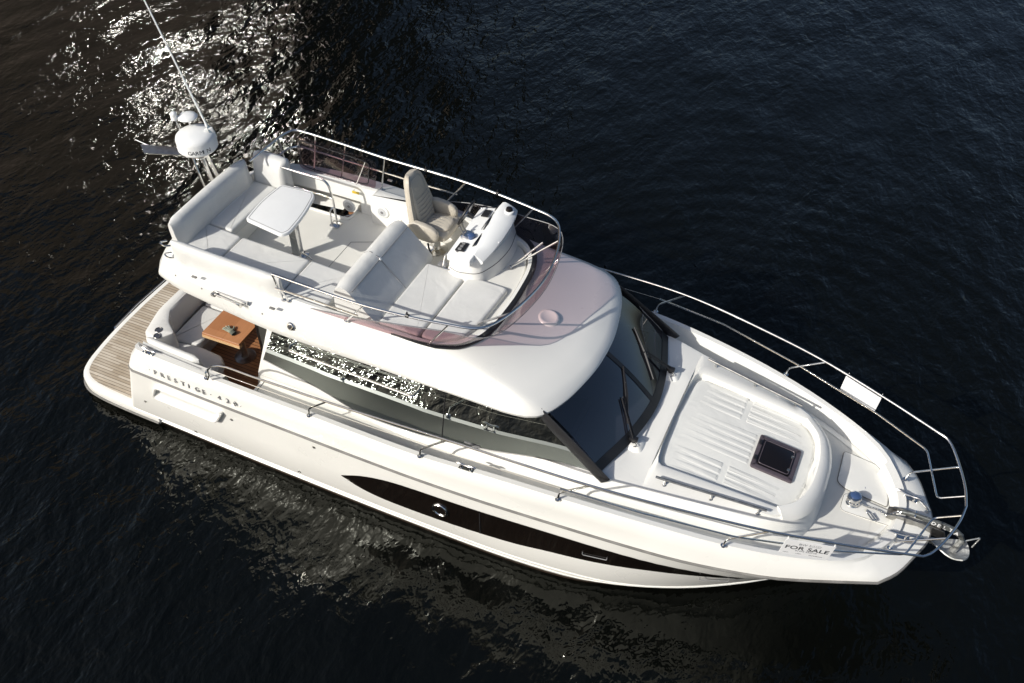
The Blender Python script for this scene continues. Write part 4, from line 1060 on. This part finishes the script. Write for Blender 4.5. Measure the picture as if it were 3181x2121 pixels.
# ---- U-shaped settee
o = rounded([(-1.50, .76), (-1.50, -1.0), (-1.38, -1.16), (1.06, -1.18), (1.06, -.46), (-.80, -.42), (-.98, -.36), (-1.02, .76)], [.05, .12, .12, .05, .12, .15, .1, .08], 5)
S1 = MB().layers(o, [(2.67, .07), (2.76, .06), (2.97, .03), (2.98, .04)]).build("settee", 'gel', Y, smooth=45)
cushion("seat_cushion", [(-1.46, .74), (-1.46, -.36), (-1.0, -.385), (-.99, .74)], 2.985, 3.10, 'vinyl', S1)
cushion("seat_cushion", [(-1.46, -.375), (-1.46, -1.0), (-1.34, -1.13), (-.80, -1.14), (-.80, -.42), (-1.0, -.40)], 2.985, 3.10, 'vinyl', S1)
cushion("seat_cushion", [(-.785, -1.14), (.34, -1.15), (.34, -.445), (-.785, -.42)], 2.985, 3.10, 'vinyl', S1)
cushion("seat_cushion", [(.355, -1.15), (1.03, -1.16), (1.03, -.47), (.355, -.445)], 2.985, 3.10, 'vinyl', S1)
back("backrest", [(-1.46, .70), (-1.49, 0), (-1.48, -.97)], 3.03, 3.49, .21, 'vinyl', S1, lean=.03, side=-1)
back("backrest", [(-1.30, -1.20), (-.6, -1.225), (.44, -1.235)], 3.02, 3.46, .16, 'vinyl', S1, lean=.01, side=-1)
back("backrest", [(-1.44, .86), (-1.12, .87), (-.86, .84)], 3.03, 3.52, .24, 'vinyl', S1, lean=.03, side=1)
for a, b2 in (((-1.37, .6, 3.10), (-1.37, -.2, 3.10)), ): MB().tube([a, b2], .006, 5).build("cushion_zip", 'plastic', S1)

# ---- sun lounge ahead of it
o = rounded([(1.20, .40), (1.20, -1.13), (2.6, -1.12), (2.98, -.82), (3.05, .16), (1.85, .20)], [.08, .1, .1, .2, .05, .05], 5)
S2 = MB().layers(o, [(2.67, .05), (2.965, .02), (2.975, .03)]).build("sun_lounge", 'gel', Y, smooth=45)
cushion("seat_cushion", [(1.80, .17), (1.78, -1.12), (2.36, -1.12), (2.40, .17)], 2.985, 3.10, 'vinyl', S2)
cushion("seat_cushion", [(2.42, .17), (2.38, -1.12), (2.58, -1.11), (2.86, -.92), (2.97, -.60), (3.02, .16)], 2.985, 3.10, 'vinyl', S2, rc=.08)
def lounge_back():
    """one reclined cushion: fat rolled ridge aft, sloping face forward down to the pads"""
    mb = MB(); rows = []; Yv = list(np.linspace(.36, -1.14, 22))
    for i, y in enumerate(Yv):
        e = min(i, 21 - i) / 2.2; k = min(1, .55 + .45 * e)
        prof = [(1.18, 2.98), (1.15, 3.2), (1.16, 3.40), (1.20, 3.49), (1.27, 3.53), (1.35, 3.525), (1.41, 3.48), (1.50, 3.38), (1.62, 3.25), (1.74, 3.13), (1.79, 3.07), (1.79, 2.98)]
        sh = -.06 * (1 - (abs(y + .39) / .75) ** 2) if False else 0
        rows.append([(x + (1.45 - x) * (1 - k) * .12 + sh, y, 2.98 + (z - 2.98) * (.90 + .10 * k)) for x, z in prof])
    mb.grid(rows); n = 12; mb.f.append(tuple(range(n))[::-1]); mb.f.append(tuple(range(21 * n, 22 * n)))
    b = mb.build("backrest", 'vinyl', S2, smooth=50)
    for y0 in (-.40,):
        MB().tube([(1.14, y0, 3.2), (1.205, y0, 3.497), (1.30, y0, 3.537), (1.415, y0, 3.483), (1.62, y0, 3.255), (1.78, y0, 3.085)], .006, 5).build("piping", 'seam', b)
    MB().tube([(1.435, .33, 3.462), (1.435, -1.11, 3.462)], .006, 5).build("piping", 'seam', b)
    MB().lathe([(.022, 0), (.02, .012), (0, .016)], (1.44, -.40, 3.462), 12, Matrix.Rotation(.8, 4, 'Y')).build("button", 'plastic', b)
lounge_back()
MB().box((1.99, .25, 3.04), (.13, .10, .07)).build("lounge_hinge", 'grey', S2, bevel=(.012, 2))
# ---- helm console
o = rounded([(2.16, 1.14), (2.16, .16), (2.30, .10), (2.56, .16), (2.68, .45), (2.71, .80), (2.63, 1.16)], [.05, .05, .06, .10, .2, .15, .05], 6)
con = MB().layers(o, [(2.67, -.10), (2.98, -.09), (3.10, -.055), (3.22, -.03), (3.32, -.01), (3.36, .0), (3.37, .02)]).build("helm_console", 'gel', Y, smooth=45)
MB().tube([(x, y, 3.19) for x, y in inset(o, -.038)], .004, 5, closed=True).build("console_joint", 'black', con)
# desk slopes up forward; pod rises along the forward edge
def quad_solid(top, h):
    mb = MB(); n = len(top); low = [(x, y, z - h) for x, y, z in top]
    mb.add(low + top, [tuple(range(n))[::-1], tuple(range(n, 2 * n))] + [(i, (i + 1) % n, n + (i + 1) % n, n + i) for i in range(n)]); return mb
desk = quad_solid([(2.12, .14, 3.37), (2.50, .06, 3.44), (2.52, 1.18, 3.52), (2.12, 1.18, 3.43)], .10).build("console_desk", 'plastic', con, bevel=(.015, 3))
pod = []
for y, zt, xf, xa in ((.20, 3.45, 2.62, 2.46), (.38, 3.50, 2.675, 2.46), (.62, 3.55, 2.71, 2.45), (.88, 3.59, 2.72, 2.44), (1.08, 3.62, 2.70, 2.44), (1.19, 3.62, 2.67, 2.45), (1.24, 3.57, 2.64, 2.48)):
    pod.append([(xa - .06, y, 3.36), (xa - .03, y, zt - .07), (xa + .0, y, zt - .015), (xa + .04, y, zt), (xf - .045, y, zt - .045), (xf, y, zt - .085), (xf + .0, y, zt - .115), (xf - .03, y, zt - .14), (xf - .12, y, 3.28)])
mb = MB().grid(pod); mb.f.append(tuple(range(9))); mb.f.append(tuple(range(6 * 9, 7 * 9))[::-1])
podo = mb.build("instrument_pod", 'plastic', con, smooth=40)
# displays, gauges, throttle, switch panels
def plate(name, mat, c, d, parent, rx=0, ry=0, rz=0, bev=.006):
    R = Euler((rx, ry, rz)).to_matrix(); return MB().box(c, d, R).build(name, mat, parent, bevel=(bev, 2))
plate("display", 'grey', (2.395, .83, 3.53), (.012, .30, .13), con, ry=.45)
plate("display", 'black', (2.415, .46, 3.475), (.012, .22, .09), con, ry=.45)
plate("display", 'black', (2.40, 1.10, 3.555), (.014, .07, .07), con, ry=.45)
plate("switch_panel", 'black', (2.27, .30, 3.425), (.13, .17, .02), con, ry=-.17)
plate("switch_panel", 'black', (2.28, 1.02, 3.48), (.10, .15, .02), con, ry=-.17)
for y in (.24, .30, .36): plate("rocker_switch", 'grey', (2.27, y, 3.442), (.05, .035, .02), con, ry=-.17, bev=.004)
thr = MB().layers(rounded([(2.14, .46), (2.30, .46), (2.30, .64), (2.14, .64)], .07), [(3.40, 0), (3.44, .0), (3.455, .02)]).build("throttle", 'steel', con)
for d in (-.035, .035): MB().tube([(2.20, .55 + d, 3.44), (2.15, .55 + d, 3.52), (2.13, .55 + d * 1.2, 3.58)], [.014, .012, .02], 8).build("throttle_lever", 'steel_dark', thr)
MB().lathe([(.05, 0), (.05, .05), (.03, .06), (0, .062)], (2.30, .52, 3.43), 20).build("joystick", 'blue', con)
for y, z in ((1.10, 3.605),):
    c_ = MB().lathe([(.075, 0), (.07, .02), (.055, .03)], (2.60, y - .03, z - .03), 24).build("compass", 'plastic', con)
    MB().lathe([(.05, .0), (.05, .03), (.04, .055), (.02, .068), (0, .07)], (2.60, y - .03, z - .02), 20).build("compass_dome", 'blackgloss', c_)
for x, y in ((2.24, .22), (2.33, .17)): MB().lathe([(.018, 0), (.018, .012), (.01, .016)], (x, y, 3.395), 10).build("socket", 'grey', con)
for x, y, z in ((2.60, .28, 3.40), (2.69, .55, 3.46), (2.70, .85, 3.50), (2.67, 1.14, 3.53)): MB().lathe([(.013, 0), (.012, .008), (0, .01)], (x, y, z), 10).build("screw_cap", 'plastic', con)
MB().tube(bend([(2.14, .20, 3.36), (2.06, .22, 3.30), (2.07, .10, 3.14), (2.18, .11, 3.14)], .06), .012, 8).build("console_handle", 'steel', con)
wh_c = Vector((2.0, .97, 3.44)); wr = Matrix.Rotation(-1.13, 3, 'Y')
ring = [wh_c + wr @ Vector((.19 * math.cos(a), .19 * math.sin(a), 0)) for a in [2 * PI * k / 36 for k in range(36)]]
whl = MB().tube(ring, .017, 10, closed=True).build("steering_wheel", 'black', con)
for k in range(3):
    a = 2 * PI * k / 3 + .5; MB().tube([wh_c + wr @ Vector((.18 * math.cos(a), .18 * math.sin(a), 0)), wh_c + wr @ Vector((0, 0, -.03))], [.010, .014], 8).build("spoke", 'grey', whl)
MB().tube([wh_c + wr @ Vector((0, 0, -.02)), Vector((2.16, .97, 3.36))], .03, 12).build("steering_column", 'black', whl)
MB().lathe([(.045, -.01), (.045, .012), (.03, .02), (0, .022)], wh_c, 16, wr.to_4x4()).build("wheel_hub", 'blue', whl)

# ---- radar mast aft of the settee
mst = MB().tube([(-1.66, .22, 2.95), (-1.86, .27, 3.80)], .032, 10).tube([(-1.70, .42, 2.95), (-1.88, .36, 3.80)], .032, 10).build("radar_mast", 'steel', Y)
MB().tube([(-1.72, .10, 2.95), (-2.02, .24, 3.78)], .017, 8).build("mast_strut", 'steel', mst)
MB().tube([(-1.74, .20, 3.20), (-1.84, .16, 3.18)], .012, 8).build("mast_strut", 'steel', mst)
MB().layers(rounded([(-2.12, .10), (-1.70, .10), (-1.70, .50), (-2.12, .50)], .06), [(3.76, 0), (3.785, 0), (3.79, .01)]).build("mast_platform", 'steel', mst)
rc_ = (-1.90, .30, 3.80)
rd = MB().lathe([(.22, 0), (.268, .010), (.281, .030), (.280, .18), (.270, .215), (.243, .240), (.19, .258), (.10, .272), (0, .277)], rc_, 44).build("radome", 'plastic', mst, smooth=32)
word = "GARMIN"
for k, ch in enumerate(word):
    a = -1.28 + k * .19
    px_, py_ = rc_[0] + .282 * math.cos(a - .1), rc_[1] + .282 * math.sin(a - .1)
    text("maker_letter", ch, 'ink', rd, (px_, py_, rc_[2] + .06), (-math.sin(a), math.cos(a), 0), (0, 0, 1), .085, .0015)
MB().tube([(-2.05, .42, 3.8), (-2.07, .42, 4.16)], .014, 8).build("dome_stalk", 'steel', mst)
MB().lathe([(.03, 0), (.11, .012), (.138, .03), (.125, .05), (.08, .068), (0, .076)], (-2.07, .42, 4.16), 32).build("satellite_dome", 'plastic', mst, smooth=60)
MB().tube([(-2.14, .34, 3.80), (-2.22, .32, 4.16)], .012, 8).build("light_stalk", 'steel', mst)
MB().lathe([(.02, 0), (.048, .01), (.05, .05), (.042, .06), (.045, .065), (.045, .10), (.03, .125), (0, .13)], (-2.22, .32, 4.16), 20).build("masthead_light", 'plastic', mst, smooth=50)
# flat arm reaching aft
v = [(-2.08, .18, 3.70), (-2.10, .36, 3.70), (-2.72, .24, 3.62), (-2.90, .20, 3.64), (-2.72, .06, 3.62)]
quad_solid(v[::-1] if False else v, .018).build("mast_arm", 'steel_dark', mst, bevel=(.005, 2))
MB().tube([(-2.70, .22, 3.63), (-3.02, .24, 3.66)], .006, 6).build("arm_whip", 'plastic', mst)
MB().box((-1.72, .42, 4.02), (.12, .03, .18), Euler((.1, -.2, .6)).to_matrix()).build("antenna_bracket", 'plastic', mst, bevel=(.008, 2))
a0 = Vector((-1.70, .40, 4.02)); a1 = a0 + (Vector((-2.45, .62, 5.86)) - Vector((-1.63, .36, 4.20))) * 1.55
MB().tube([a0, a0.lerp(a1, .05), a0.lerp(a1, .06), a1], [.020, .020, .014, .008], 8).build("whip_antenna", 'plastic', mst)
MB().tube([a0 + Vector((0, 0, -.02)), a0.lerp(a1, .04)], .028, 10).build("antenna_foot", 'steel', mst)
MB().tube([(-1.72, .40, 3.80), (-1.72, .42, 3.98)], .02, 8).build("antenna_post", 'steel', mst)

# ---- horn, lights and small fittings on the starboard face of the flybridge
def face_pt(x, t=.5, sg=-1):
    xs = [p[0] for p in C3[NA:NA + NS2]]; a = [float(np.interp(x, xs, [p[k] for p in C3[NA:NA + NS2]])) for k in range(3)]
    xs = [p[0] for p in C4t[NA:NA + NS2]]; b2 = [float(np.interp(x, xs, [p[k] for p in C4t[NA:NA + NS2]])) for k in range(3)]
    q = [a[k] + (b2[k] - a[k]) * t for k in range(3)]; return (x, sg * q[1], q[2])
hp = Vector(face_pt(-.42, .1)) + Vector((0, -.05, .05)); hq = Vector(face_pt(.02, .1)) + Vector((0, -.06, .05))
horn = MB().tube([hp, hp.lerp(hq, .8), hq.lerp(hp, .05), hq], [.008, .010, .020, .036], 12, caps=True).build("horn", 'steel', Y)
hp2, hq2 = hp + Vector((-.05, .05, .0)), hq + Vector((.06, .06, .01))
MB().tube([hp2, hp2.lerp(hq2, .8), hq2.lerp(hp2, .05), hq2], [.008, .009, .018, .032], 12).build("horn_trumpet", 'steel', horn)
MB().box(tuple(hp + Vector((-.02, .02, -.02))), (.07, .08, .04)).build("horn_body", 'steel_dark', horn, bevel=(.01, 2))
for sg in (-1, 1):
    p = face_pt(.74, .35, sg)
    nl = MB().lathe([(.055, 0), (.055, .02), (.04, .035), (.0, .04)], p, 18, Matrix.Rotation(sg * -1.1, 4, 'X')).build("side_light", 'steel', Y)
    MB().lathe([(.03, .03), (.028, .05), (0, .055)], p, 14, Matrix.Rotation(sg * -1.1, 4, 'X')).build("light_lens", 'black', nl)
    for x, t in ((-.8, -.55), (.46, -.5)):
        q = Vector(face_pt(x, t, sg)); MB().box(tuple(q + Vector((0, 0, .012))), (.08, .035, .02)).build("vent_cover", 'rub', Y, bevel=(.008, 2))
    for x in (-1.2, -.7, -.1, .3): 
        q = face_pt(x, .2, sg); MB().lathe([(.012, 0), (.012, .006), (.006, .01)], q, 10, Matrix.Rotation(sg * -1.1, 4, 'X')).build("screw_cap", 'rub', fly)
# ================================================================== loose things aboard
# flybridge dinette table
t1 = empty("dinette_table", (-.30, .02, 2.70))
tag(t1, "white cream table on one steel leg between the flybridge settee seats", "table")
def loc_build(mb, name, mat, par, **k):
    L0 = par.location; mb.v = [(a - L0[0], b2 - L0[1], c - L0[2]) for a, b2, c in mb.v]; return mb.build(name, mat, par, **k)
o = rounded([(-.66, .44), (-.71, .0), (-.66, -.43), (-.02, -.52), (.05, -.42), (.02, 0), (-.08, .40), (-.16, .48)], [.06, .5, .06, .05, .06, .3, .06, .05], 5)
loc_build(MB().layers(o, [(3.405, .02), (3.415, .0), (3.445, 0), (3.455, .008), (3.457, .02)]), "table_top", 'plastic', t1, smooth=40)
loc_build(MB().tube([(x, y, 3.458) for x, y in inset(o, .035)], .003, 4, closed=True), "table_rim", 'rub', t1)
loc_build(MB().layers(rounded([(-.22, -.14), (-.10, -.14), (-.10, -.02), (-.22, -.02)], .02), [(2.68, 0), (3.41, 0)]), "table_leg", 'steel', t1, smooth=40)
loc_build(MB().layers(rounded([(-.28, -.20), (-.04, -.20), (-.04, .04), (-.28, .04)], .05), [(2.69, 0), (2.715, 0), (2.72, .01)]), "leg_base", 'steel', t1)
loc_build(MB().tube(bend([(-.08, -.10, 2.80), (.02, -.10, 2.78), (.08, -.10, 2.73)], .03), .012, 8), "table_lever", 'steel', t1)

# cockpit table of varnished wood
t2 = empty("cockpit_table", (-1.1, -.35, .86))
tag(t2, "varnished wooden folding table on steel pedestals in the stern cockpit", "table")
o = [(-1.45, .42), (-1.45, -1.03), (-.80, -1.01), (-.80, .42)]
tt = loc_build(MB().layers(o, [(1.46, 0), (1.500, 0), (1.503, .004)]), "table_top", 'table_wood', t2, smooth=0)
loc_build(MB().layers([(-1.45, -.97), (-1.45, -1.04), (-.795, -1.02), (-.795, -.95)], [(1.415, 0), (1.458, 0)]), "table_edge", 'table_edge', t2, smooth=0)
loc_build(MB().layers([(-1.45, .42), (-1.45, -.95), (-1.40, -.95), (-1.40, .42)], [(1.415, 0), (1.458, 0)]), "table_edge", 'table_edge', t2, smooth=0)
for y in (-.70, .02):
    pd = loc_build(MB().lathe([(.165, .86), (.165, .868), (.15, .874), (.06, .88), (.045, .90), (.042, 1.34), (.055, 1.36), (.055, 1.46)], (-1.05, y, 0), 32), "pedestal", 'steel_dark', t2, smooth=40)
    R0 = t2.location
    MB().box((-1.05 - R0[0] + .05, y - R0[1] - .02, 1.40 - R0[2]), (.05, .04, .05)).build("pedestal_clamp", 'steel', pd, bevel=(.008, 2))

# knitted glove on the table: palm with four fingers and thumb, lying flat
def glove():
    g0 = Vector((-1.02, -.86, 1.506)); ang = math.radians(163)
    R = Matrix.Rotation(ang, 3, 'Z')
    root = empty("work_glove", g0); tag(root, "grey green work glove lying palm down on the varnished table", "glove")
    bmv = []
    me = bpy.data.meshes.new("glove_hand"); bm = bmesh.new(); sk = bm.verts.layers.skin.verify()
    def V(p, r, rz=None):
        v = bm.verts.new(R @ Vector(p)); v[sk].radius = (r, (rz or r)); return v
    wv = V((0, 0, .022), .036, .022); pm = V((.055, 0, .026), .046, .024); bm.edges.new((wv, pm)); kn = V((.092, .0, .026), .046, .022); bm.edges.new((pm, kn))
    wv[sk].use_root = True
    for yk, L, spread, lift_ in ((-.036, .060, -.30, .0), (-.012, .076, -.08, .012), (.013, .080, .10, .004), (.037, .066, .26, .010)):
        a = V((.112, yk, .024), .0125); bm.edges.new((kn, a)); px, py = .112, yk
        b2 = V((px + L * .5 * math.cos(spread), py + L * .5 * math.sin(spread), .026 + lift_), .0115); bm.edges.new((a, b2))
        c = V((px + L * math.cos(spread), py + L * math.sin(spread), .014), .0095); bm.edges.new((b2, c))
    a = V((.040, -.052, .02), .016); bm.edges.new((pm, a)); b2 = V((.066, -.088, .018), .013); bm.edges.new((a, b2)); c = V((.092, -.100, .014), .011); bm.edges.new((b2, c))
    bm.to_mesh(me); bm.free(); me.materials.append(M['glove'])
    o = bpy.data.objects.new("glove_hand", me); COL.objects.link(o); o.parent = root
    md = o.modifiers.new("skin", 'SKIN'); md.use_smooth_shade = True; sb = o.modifiers.new("sub", 'SUBSURF'); sb.levels = sb.render_levels = 2
    mb = MB(); rows = []
    for x, ry, rz_ in ((.012, .040, .026), (-.01, .043, .027), (-.045, .046, .026), (-.05, .046, .026), (-.046, .040, .021)):
        rows.append([R @ Vector((x, ry * math.cos(a), .026 + rz_ * math.sin(a))) for a in [2 * PI * k / 16 for k in range(16)]])
    mb.grid(rows, cu=True); mb.build("glove_cuff", 'cuff', root, smooth=60)
glove()

# helm chair
ch = empty("helm_chair", (1.58, .86, 2.70)); tag(ch, "tan stitched helm chair with high back behind the flybridge console", "chair")
def cb_(mb, name, mat, par=None, **k): return loc_build(mb, name, mat, ch, **k) if par is None else None
loc_build(MB().lathe([(.16, 2.70), (.16, 2.715), (.06, 2.74), (.055, 3.0), (.12, 3.02)], (1.55, .87, 0), 28), "chair_pedestal", 'steel', ch)
def slab(rows, name, mat, smooth=60):
    mb = MB().grid(rows, cu=True); n = len(rows[0]); mb.f.append(tuple(range(n))[::-1]); mb.f.append(tuple(range((len(rows) - 1) * n, len(rows) * n)))
    return loc_build(mb, name, mat, ch, smooth=smooth)
def sq(cx, cz, hx, hz, y, n=16, p=3.0, tilt=0):
    out = []
    for k in range(n):
        a = 2 * PI * k / n; c, s = math.cos(a), math.sin(a)
        u = hx * math.copysign(abs(c) ** (2 / p), c); v = hz * math.copysign(abs(s) ** (2 / p), s)
        out.append((cx + u * math.cos(tilt) - v * math.sin(tilt), y, cz + u * math.sin(tilt) + v * math.cos(tilt)))
    return out
ys = np.linspace(-1, 1, 13)
slab([sq(1.60, 3.13, .25 * (1 - .12 * abs(t) ** 4), .085 * (1 - .35 * abs(t) ** 4), .87 + .24 * t, tilt=.06) for t in ys], "chair_seat", 'vinyl_tan')
slab([sq(1.62, 3.205, .20 * (1 - .25 * abs(t) ** 4), .035 * (1 - .5 * abs(t) ** 4), .87 + .155 * t, tilt=.06) for t in ys], "seat_insert", 'vinyl_tan')
for sg in (-1, 1):
    slab([sq(1.52, 3.23, .24 * (1 - .3 * abs(t) ** 4), .14 * (1 - .3 * abs(t) ** 4), .87 + sg * .29 + .055 * t, tilt=-.12, p=2.6) for t in ys], "chair_side", 'vinyl_tan')
# back: shell and insert, tapering to the headrest
def chair_back(off, w0, w1, th, zlo, zhi, name):
    rows = []
    for k in range(15):
        t = k / 14; z = zlo + (zhi - zlo) * t; x = 1.36 - .16 * t + off; w = (w0 + (w1 - w0) * t ** 1.5) * (1 if k < 13 else (.93 if k == 13 else .75)); th_ = th * (1 - .35 * t) * (1 if 0 < k < 14 else .6)
        rows.append([(x + th_ * math.copysign(abs(math.cos(a)) ** .6, math.cos(a)) + (.05 * (abs(math.sin(a)) ** 3) if off < .04 else .02 * abs(math.sin(a)) ** 3), .87 + w * math.copysign(abs(math.sin(a)) ** .75, math.sin(a)), z) for a in [2 * PI * j / 20 for j in range(20)]])
    return slab(rows, name, 'vinyl_tan')
chair_back(0, .325, .17, .085, 3.08, 3.92, "chair_back")
chair_back(.055, .215, .145, .055, 3.14, 3.86, "back_insert")
mb = MB()
for z in (3.30, 3.36, 3.42, 3.48, 3.54, 3.60):
    t = (z - 3.14) / .72; x = 1.36 - .16 * t + .055 + .055 * (1 - .35 * t) * 1.0 + .006
    mb.tube(cr([(x + .01, .87 - .17, z + .02), (x + .004, .87, z - .012), (x + .01, .87 + .17, z + .02)], 10), .0035, 5)
loc_build(mb, "back_stitching", 'seam', ch)
mb = MB()
for y in (.78, .84, .90, .96): mb.tube(cr([(1.50, y, 3.243), (1.62, y + .0, 3.249), (1.76, y - .0, 3.235)], 8), .003, 5)
loc_build(mb, "seat_stitching", 'seam', ch)
loc_build(MB().tube(bend([(1.62, .52, 3.10), (1.66, .47, 3.06), (1.70, .46, 2.98)], .03), .014, 8), "seat_lever", 'black', ch)

# anchor stowed on the roller
an = empty("anchor", (8.9, 0, 1.5)); tag(an, "galvanised plough anchor with dark shank stowed on the bow roller", "anchor")
sh = quad_solid([(8.52, -.03, 1.545), (8.52, .03, 1.545), (9.02, .036, 1.545), (9.24, .03, 1.47), (9.30, .0, 1.40), (9.24, -.03, 1.47), (9.02, -.036, 1.545)], .05)
sh = MB(); prof = [(8.50, 1.53, .045), (8.62, 1.555, .055), (9.0, 1.545, .075), (9.16, 1.51, .085), (9.26, 1.44, .085), (9.31, 1.34, .07)]
rows = []
for x, z, h in prof: rows.append([(x, y, z + s * h * .5) for y, s in ((-.022, -1), (-.022, .7), (-.012, 1), (.012, 1), (.022, .7), (.022, -1))])
sh.grid(rows, cu=True); n = 6; sh.f.append(tuple(range(n))[::-1]); sh.f.append(tuple(range(5 * n, 6 * n)))
shk = loc_build(sh, "anchor_shank", 'shank', an, smooth=30)
# plough: a dished shovel, narrow under the roller and rounded at the heel
mb = MB(); rows = []
for t in np.linspace(0, 1, 12):
    w = .165 * math.sin(min(1, t * 1.12 + .10) * PI / 2) ** 1.2; row = []
    for u in np.linspace(-1, 1, 13):
        row.append((8.93 + .50 * t - .075 * u * u * t ** 3, w * u, 1.13 + .02 * t + (.085 - .03 * t) * abs(u) ** 1.3 - .05 * math.sin(PI * t)))
    rows.append(row)
mb.grid(rows); pl_ = loc_build(mb, "anchor_plough", 'galv', an, thick=.016, smooth=40)
loc_build(MB().tube([(9.27, 0, 1.40), (9.24, 0, 1.14)], [.035, .045], 8), "anchor_crown", 'galv', an)
loc_build(MB().tube(bend([(9.28, 0, 1.36), (9.47, .10, 1.42), (9.43, .08, 1.22)], .02), .009, 6), "trip_eye", 'galv', an)
for k, chx in enumerate("DELTA"):
    t_ = text("shank_letter", chx, 'white_ink', shk, (8.86 + k * .072 - 8.9, -.0235, 1.515 - .006 * k - (.02 if k > 3 else 0) - 1.5), (1, 0, -.12), (0, 0, 1), .078, .0015, bold=.0015)
MB().tube([(8.66 - 8.9, -.05, .07), (8.66 - 8.9, .05, .07)], .012, 8).build("shank_pin", 'steel', shk)

# for-sale board lashed to the starboard rail
A = Vector((7.28, -1.435, 2.17)); Bp = Vector((7.83, -1.265, 2.12)); xd = (Bp - A).normalized()
up = Vector((0.02, -.12, 1)).normalized(); up = (up - xd * up.dot(xd)).normalized(); nrm = xd.cross(up)
Wd, Ht = .575, .335
A = A + xd * .0 + nrm * .022
def bp(u, v, d=0): return A + xd * (u * Wd) - up * (.035 + v * Ht) + nrm * d
sg_ = empty("for_sale_sign", tuple(A)); tag(sg_, "white FOR SALE board with dark lettering tied to the near bow rail", "sign")
mb = MB(); o = [bp(0, 0, .003), bp(1, 0, .003), bp(1, 1, .003), bp(0, 1, .003)]; o2 = [bp(0, 0, -.003), bp(1, 0, -.003), bp(1, 1, -.003), bp(0, 1, -.003)]
mb.add(o + o2, [(0, 3, 2, 1), (4, 5, 6, 7), (0, 1, 5, 4), (1, 2, 6, 5), (2, 3, 7, 6), (3, 0, 4, 7)])
brd = loc_build(mb, "sign_board", 'sign', sg_, smooth=0)
for u in (.03, .97):
    q = bp(u, .03); r_ = A - nrm * .022 + xd * (u * Wd)
    loc_build(MB().tube([q, q + nrm * .004 + up * .04, r_ + up * .02, r_ - nrm * .02, q - nrm * .006], .004, 6), "cable_tie", 'plastic', sg_)
def st_(s, u, v, size, mat, **k):
    q = bp(u, v, .0042) - A; return text("sign_letters", s, mat, brd, tuple(q), xd, up, size, .0006, **k)
st_("FOR SALE", .055, .59, .112, 'ink', spacing=1.05, bold=.0018, squeeze=1.02)
st_("01473 225710", .29, .715, .040, 'ink_grey', bold=.0008, squeeze=1.1)
st_("BW", .29, .265, .062, 'ink_grey', bold=.0005)
st_("BURTON", .50, .195, .030, 'ink_grey', spacing=1.25); st_("WATERS", .50, .285, .030, 'ink_grey', spacing=1.25)
st_("NEW", .07, .90, .028, 'ink_grey'); st_("USED", .33, .90, .028, 'ink_grey'); st_("BROKERAGE", .60, .90, .028, 'ink_grey')
def bar(u0, v0, u1, v1, w=.0022):
    a, b2 = bp(u0, v0, .0036), bp(u1, v1, .0036); return MB().tube([a, b2], w, 4)
for q in ((.29, .745, .70, .745), (.265, .07, .785, .07), (.265, .31, .785, .31), (.265, .07, .265, .31), (.785, .07, .785, .31), (.465, .09, .465, .29)): loc_build(bar(*q, w=.0012), "sign_rule", 'ink_grey', brd)
# second board, blank side glowing in the sun, on the far rail
A2 = Vector((7.39, 1.43, 2.17)); B2 = Vector((7.90, 1.27, 2.12)); x2 = (B2 - A2).normalized(); u2 = Vector((0, -.12, 1)).normalized(); u2 = (u2 - x2 * u2.dot(x2)).normalized(); n2 = x2.cross(u2)
mb = MB(); c4 = [A2 - n2 * -.02 + x2 * (u * .53) - u2 * v for u, v in ((0, .03), (1, .03), (1, .335), (0, .335))]
mb.add([p + n2 * .003 for p in c4] + [p - n2 * .003 for p in c4], [(0, 3, 2, 1), (4, 5, 6, 7), (0, 1, 5, 4), (1, 2, 6, 5), (2, 3, 7, 6), (3, 0, 4, 7)])
s2 = empty("blank_sign", tuple(A2)); tag(s2, "blank white back of a board hanging on the far bow rail", "sign")
loc_build(mb, "sign_board", 'sign', s2, smooth=0)
for u in (.03, .97):
    q = A2 + n2 * .02 + x2 * (u * .53) - u2 * .045
    loc_build(MB().tube([q, q + u2 * .05, q + u2 * .06 - n2 * .035, q - n2 * .03], .004, 6), "cable_tie", 'plastic', s2)
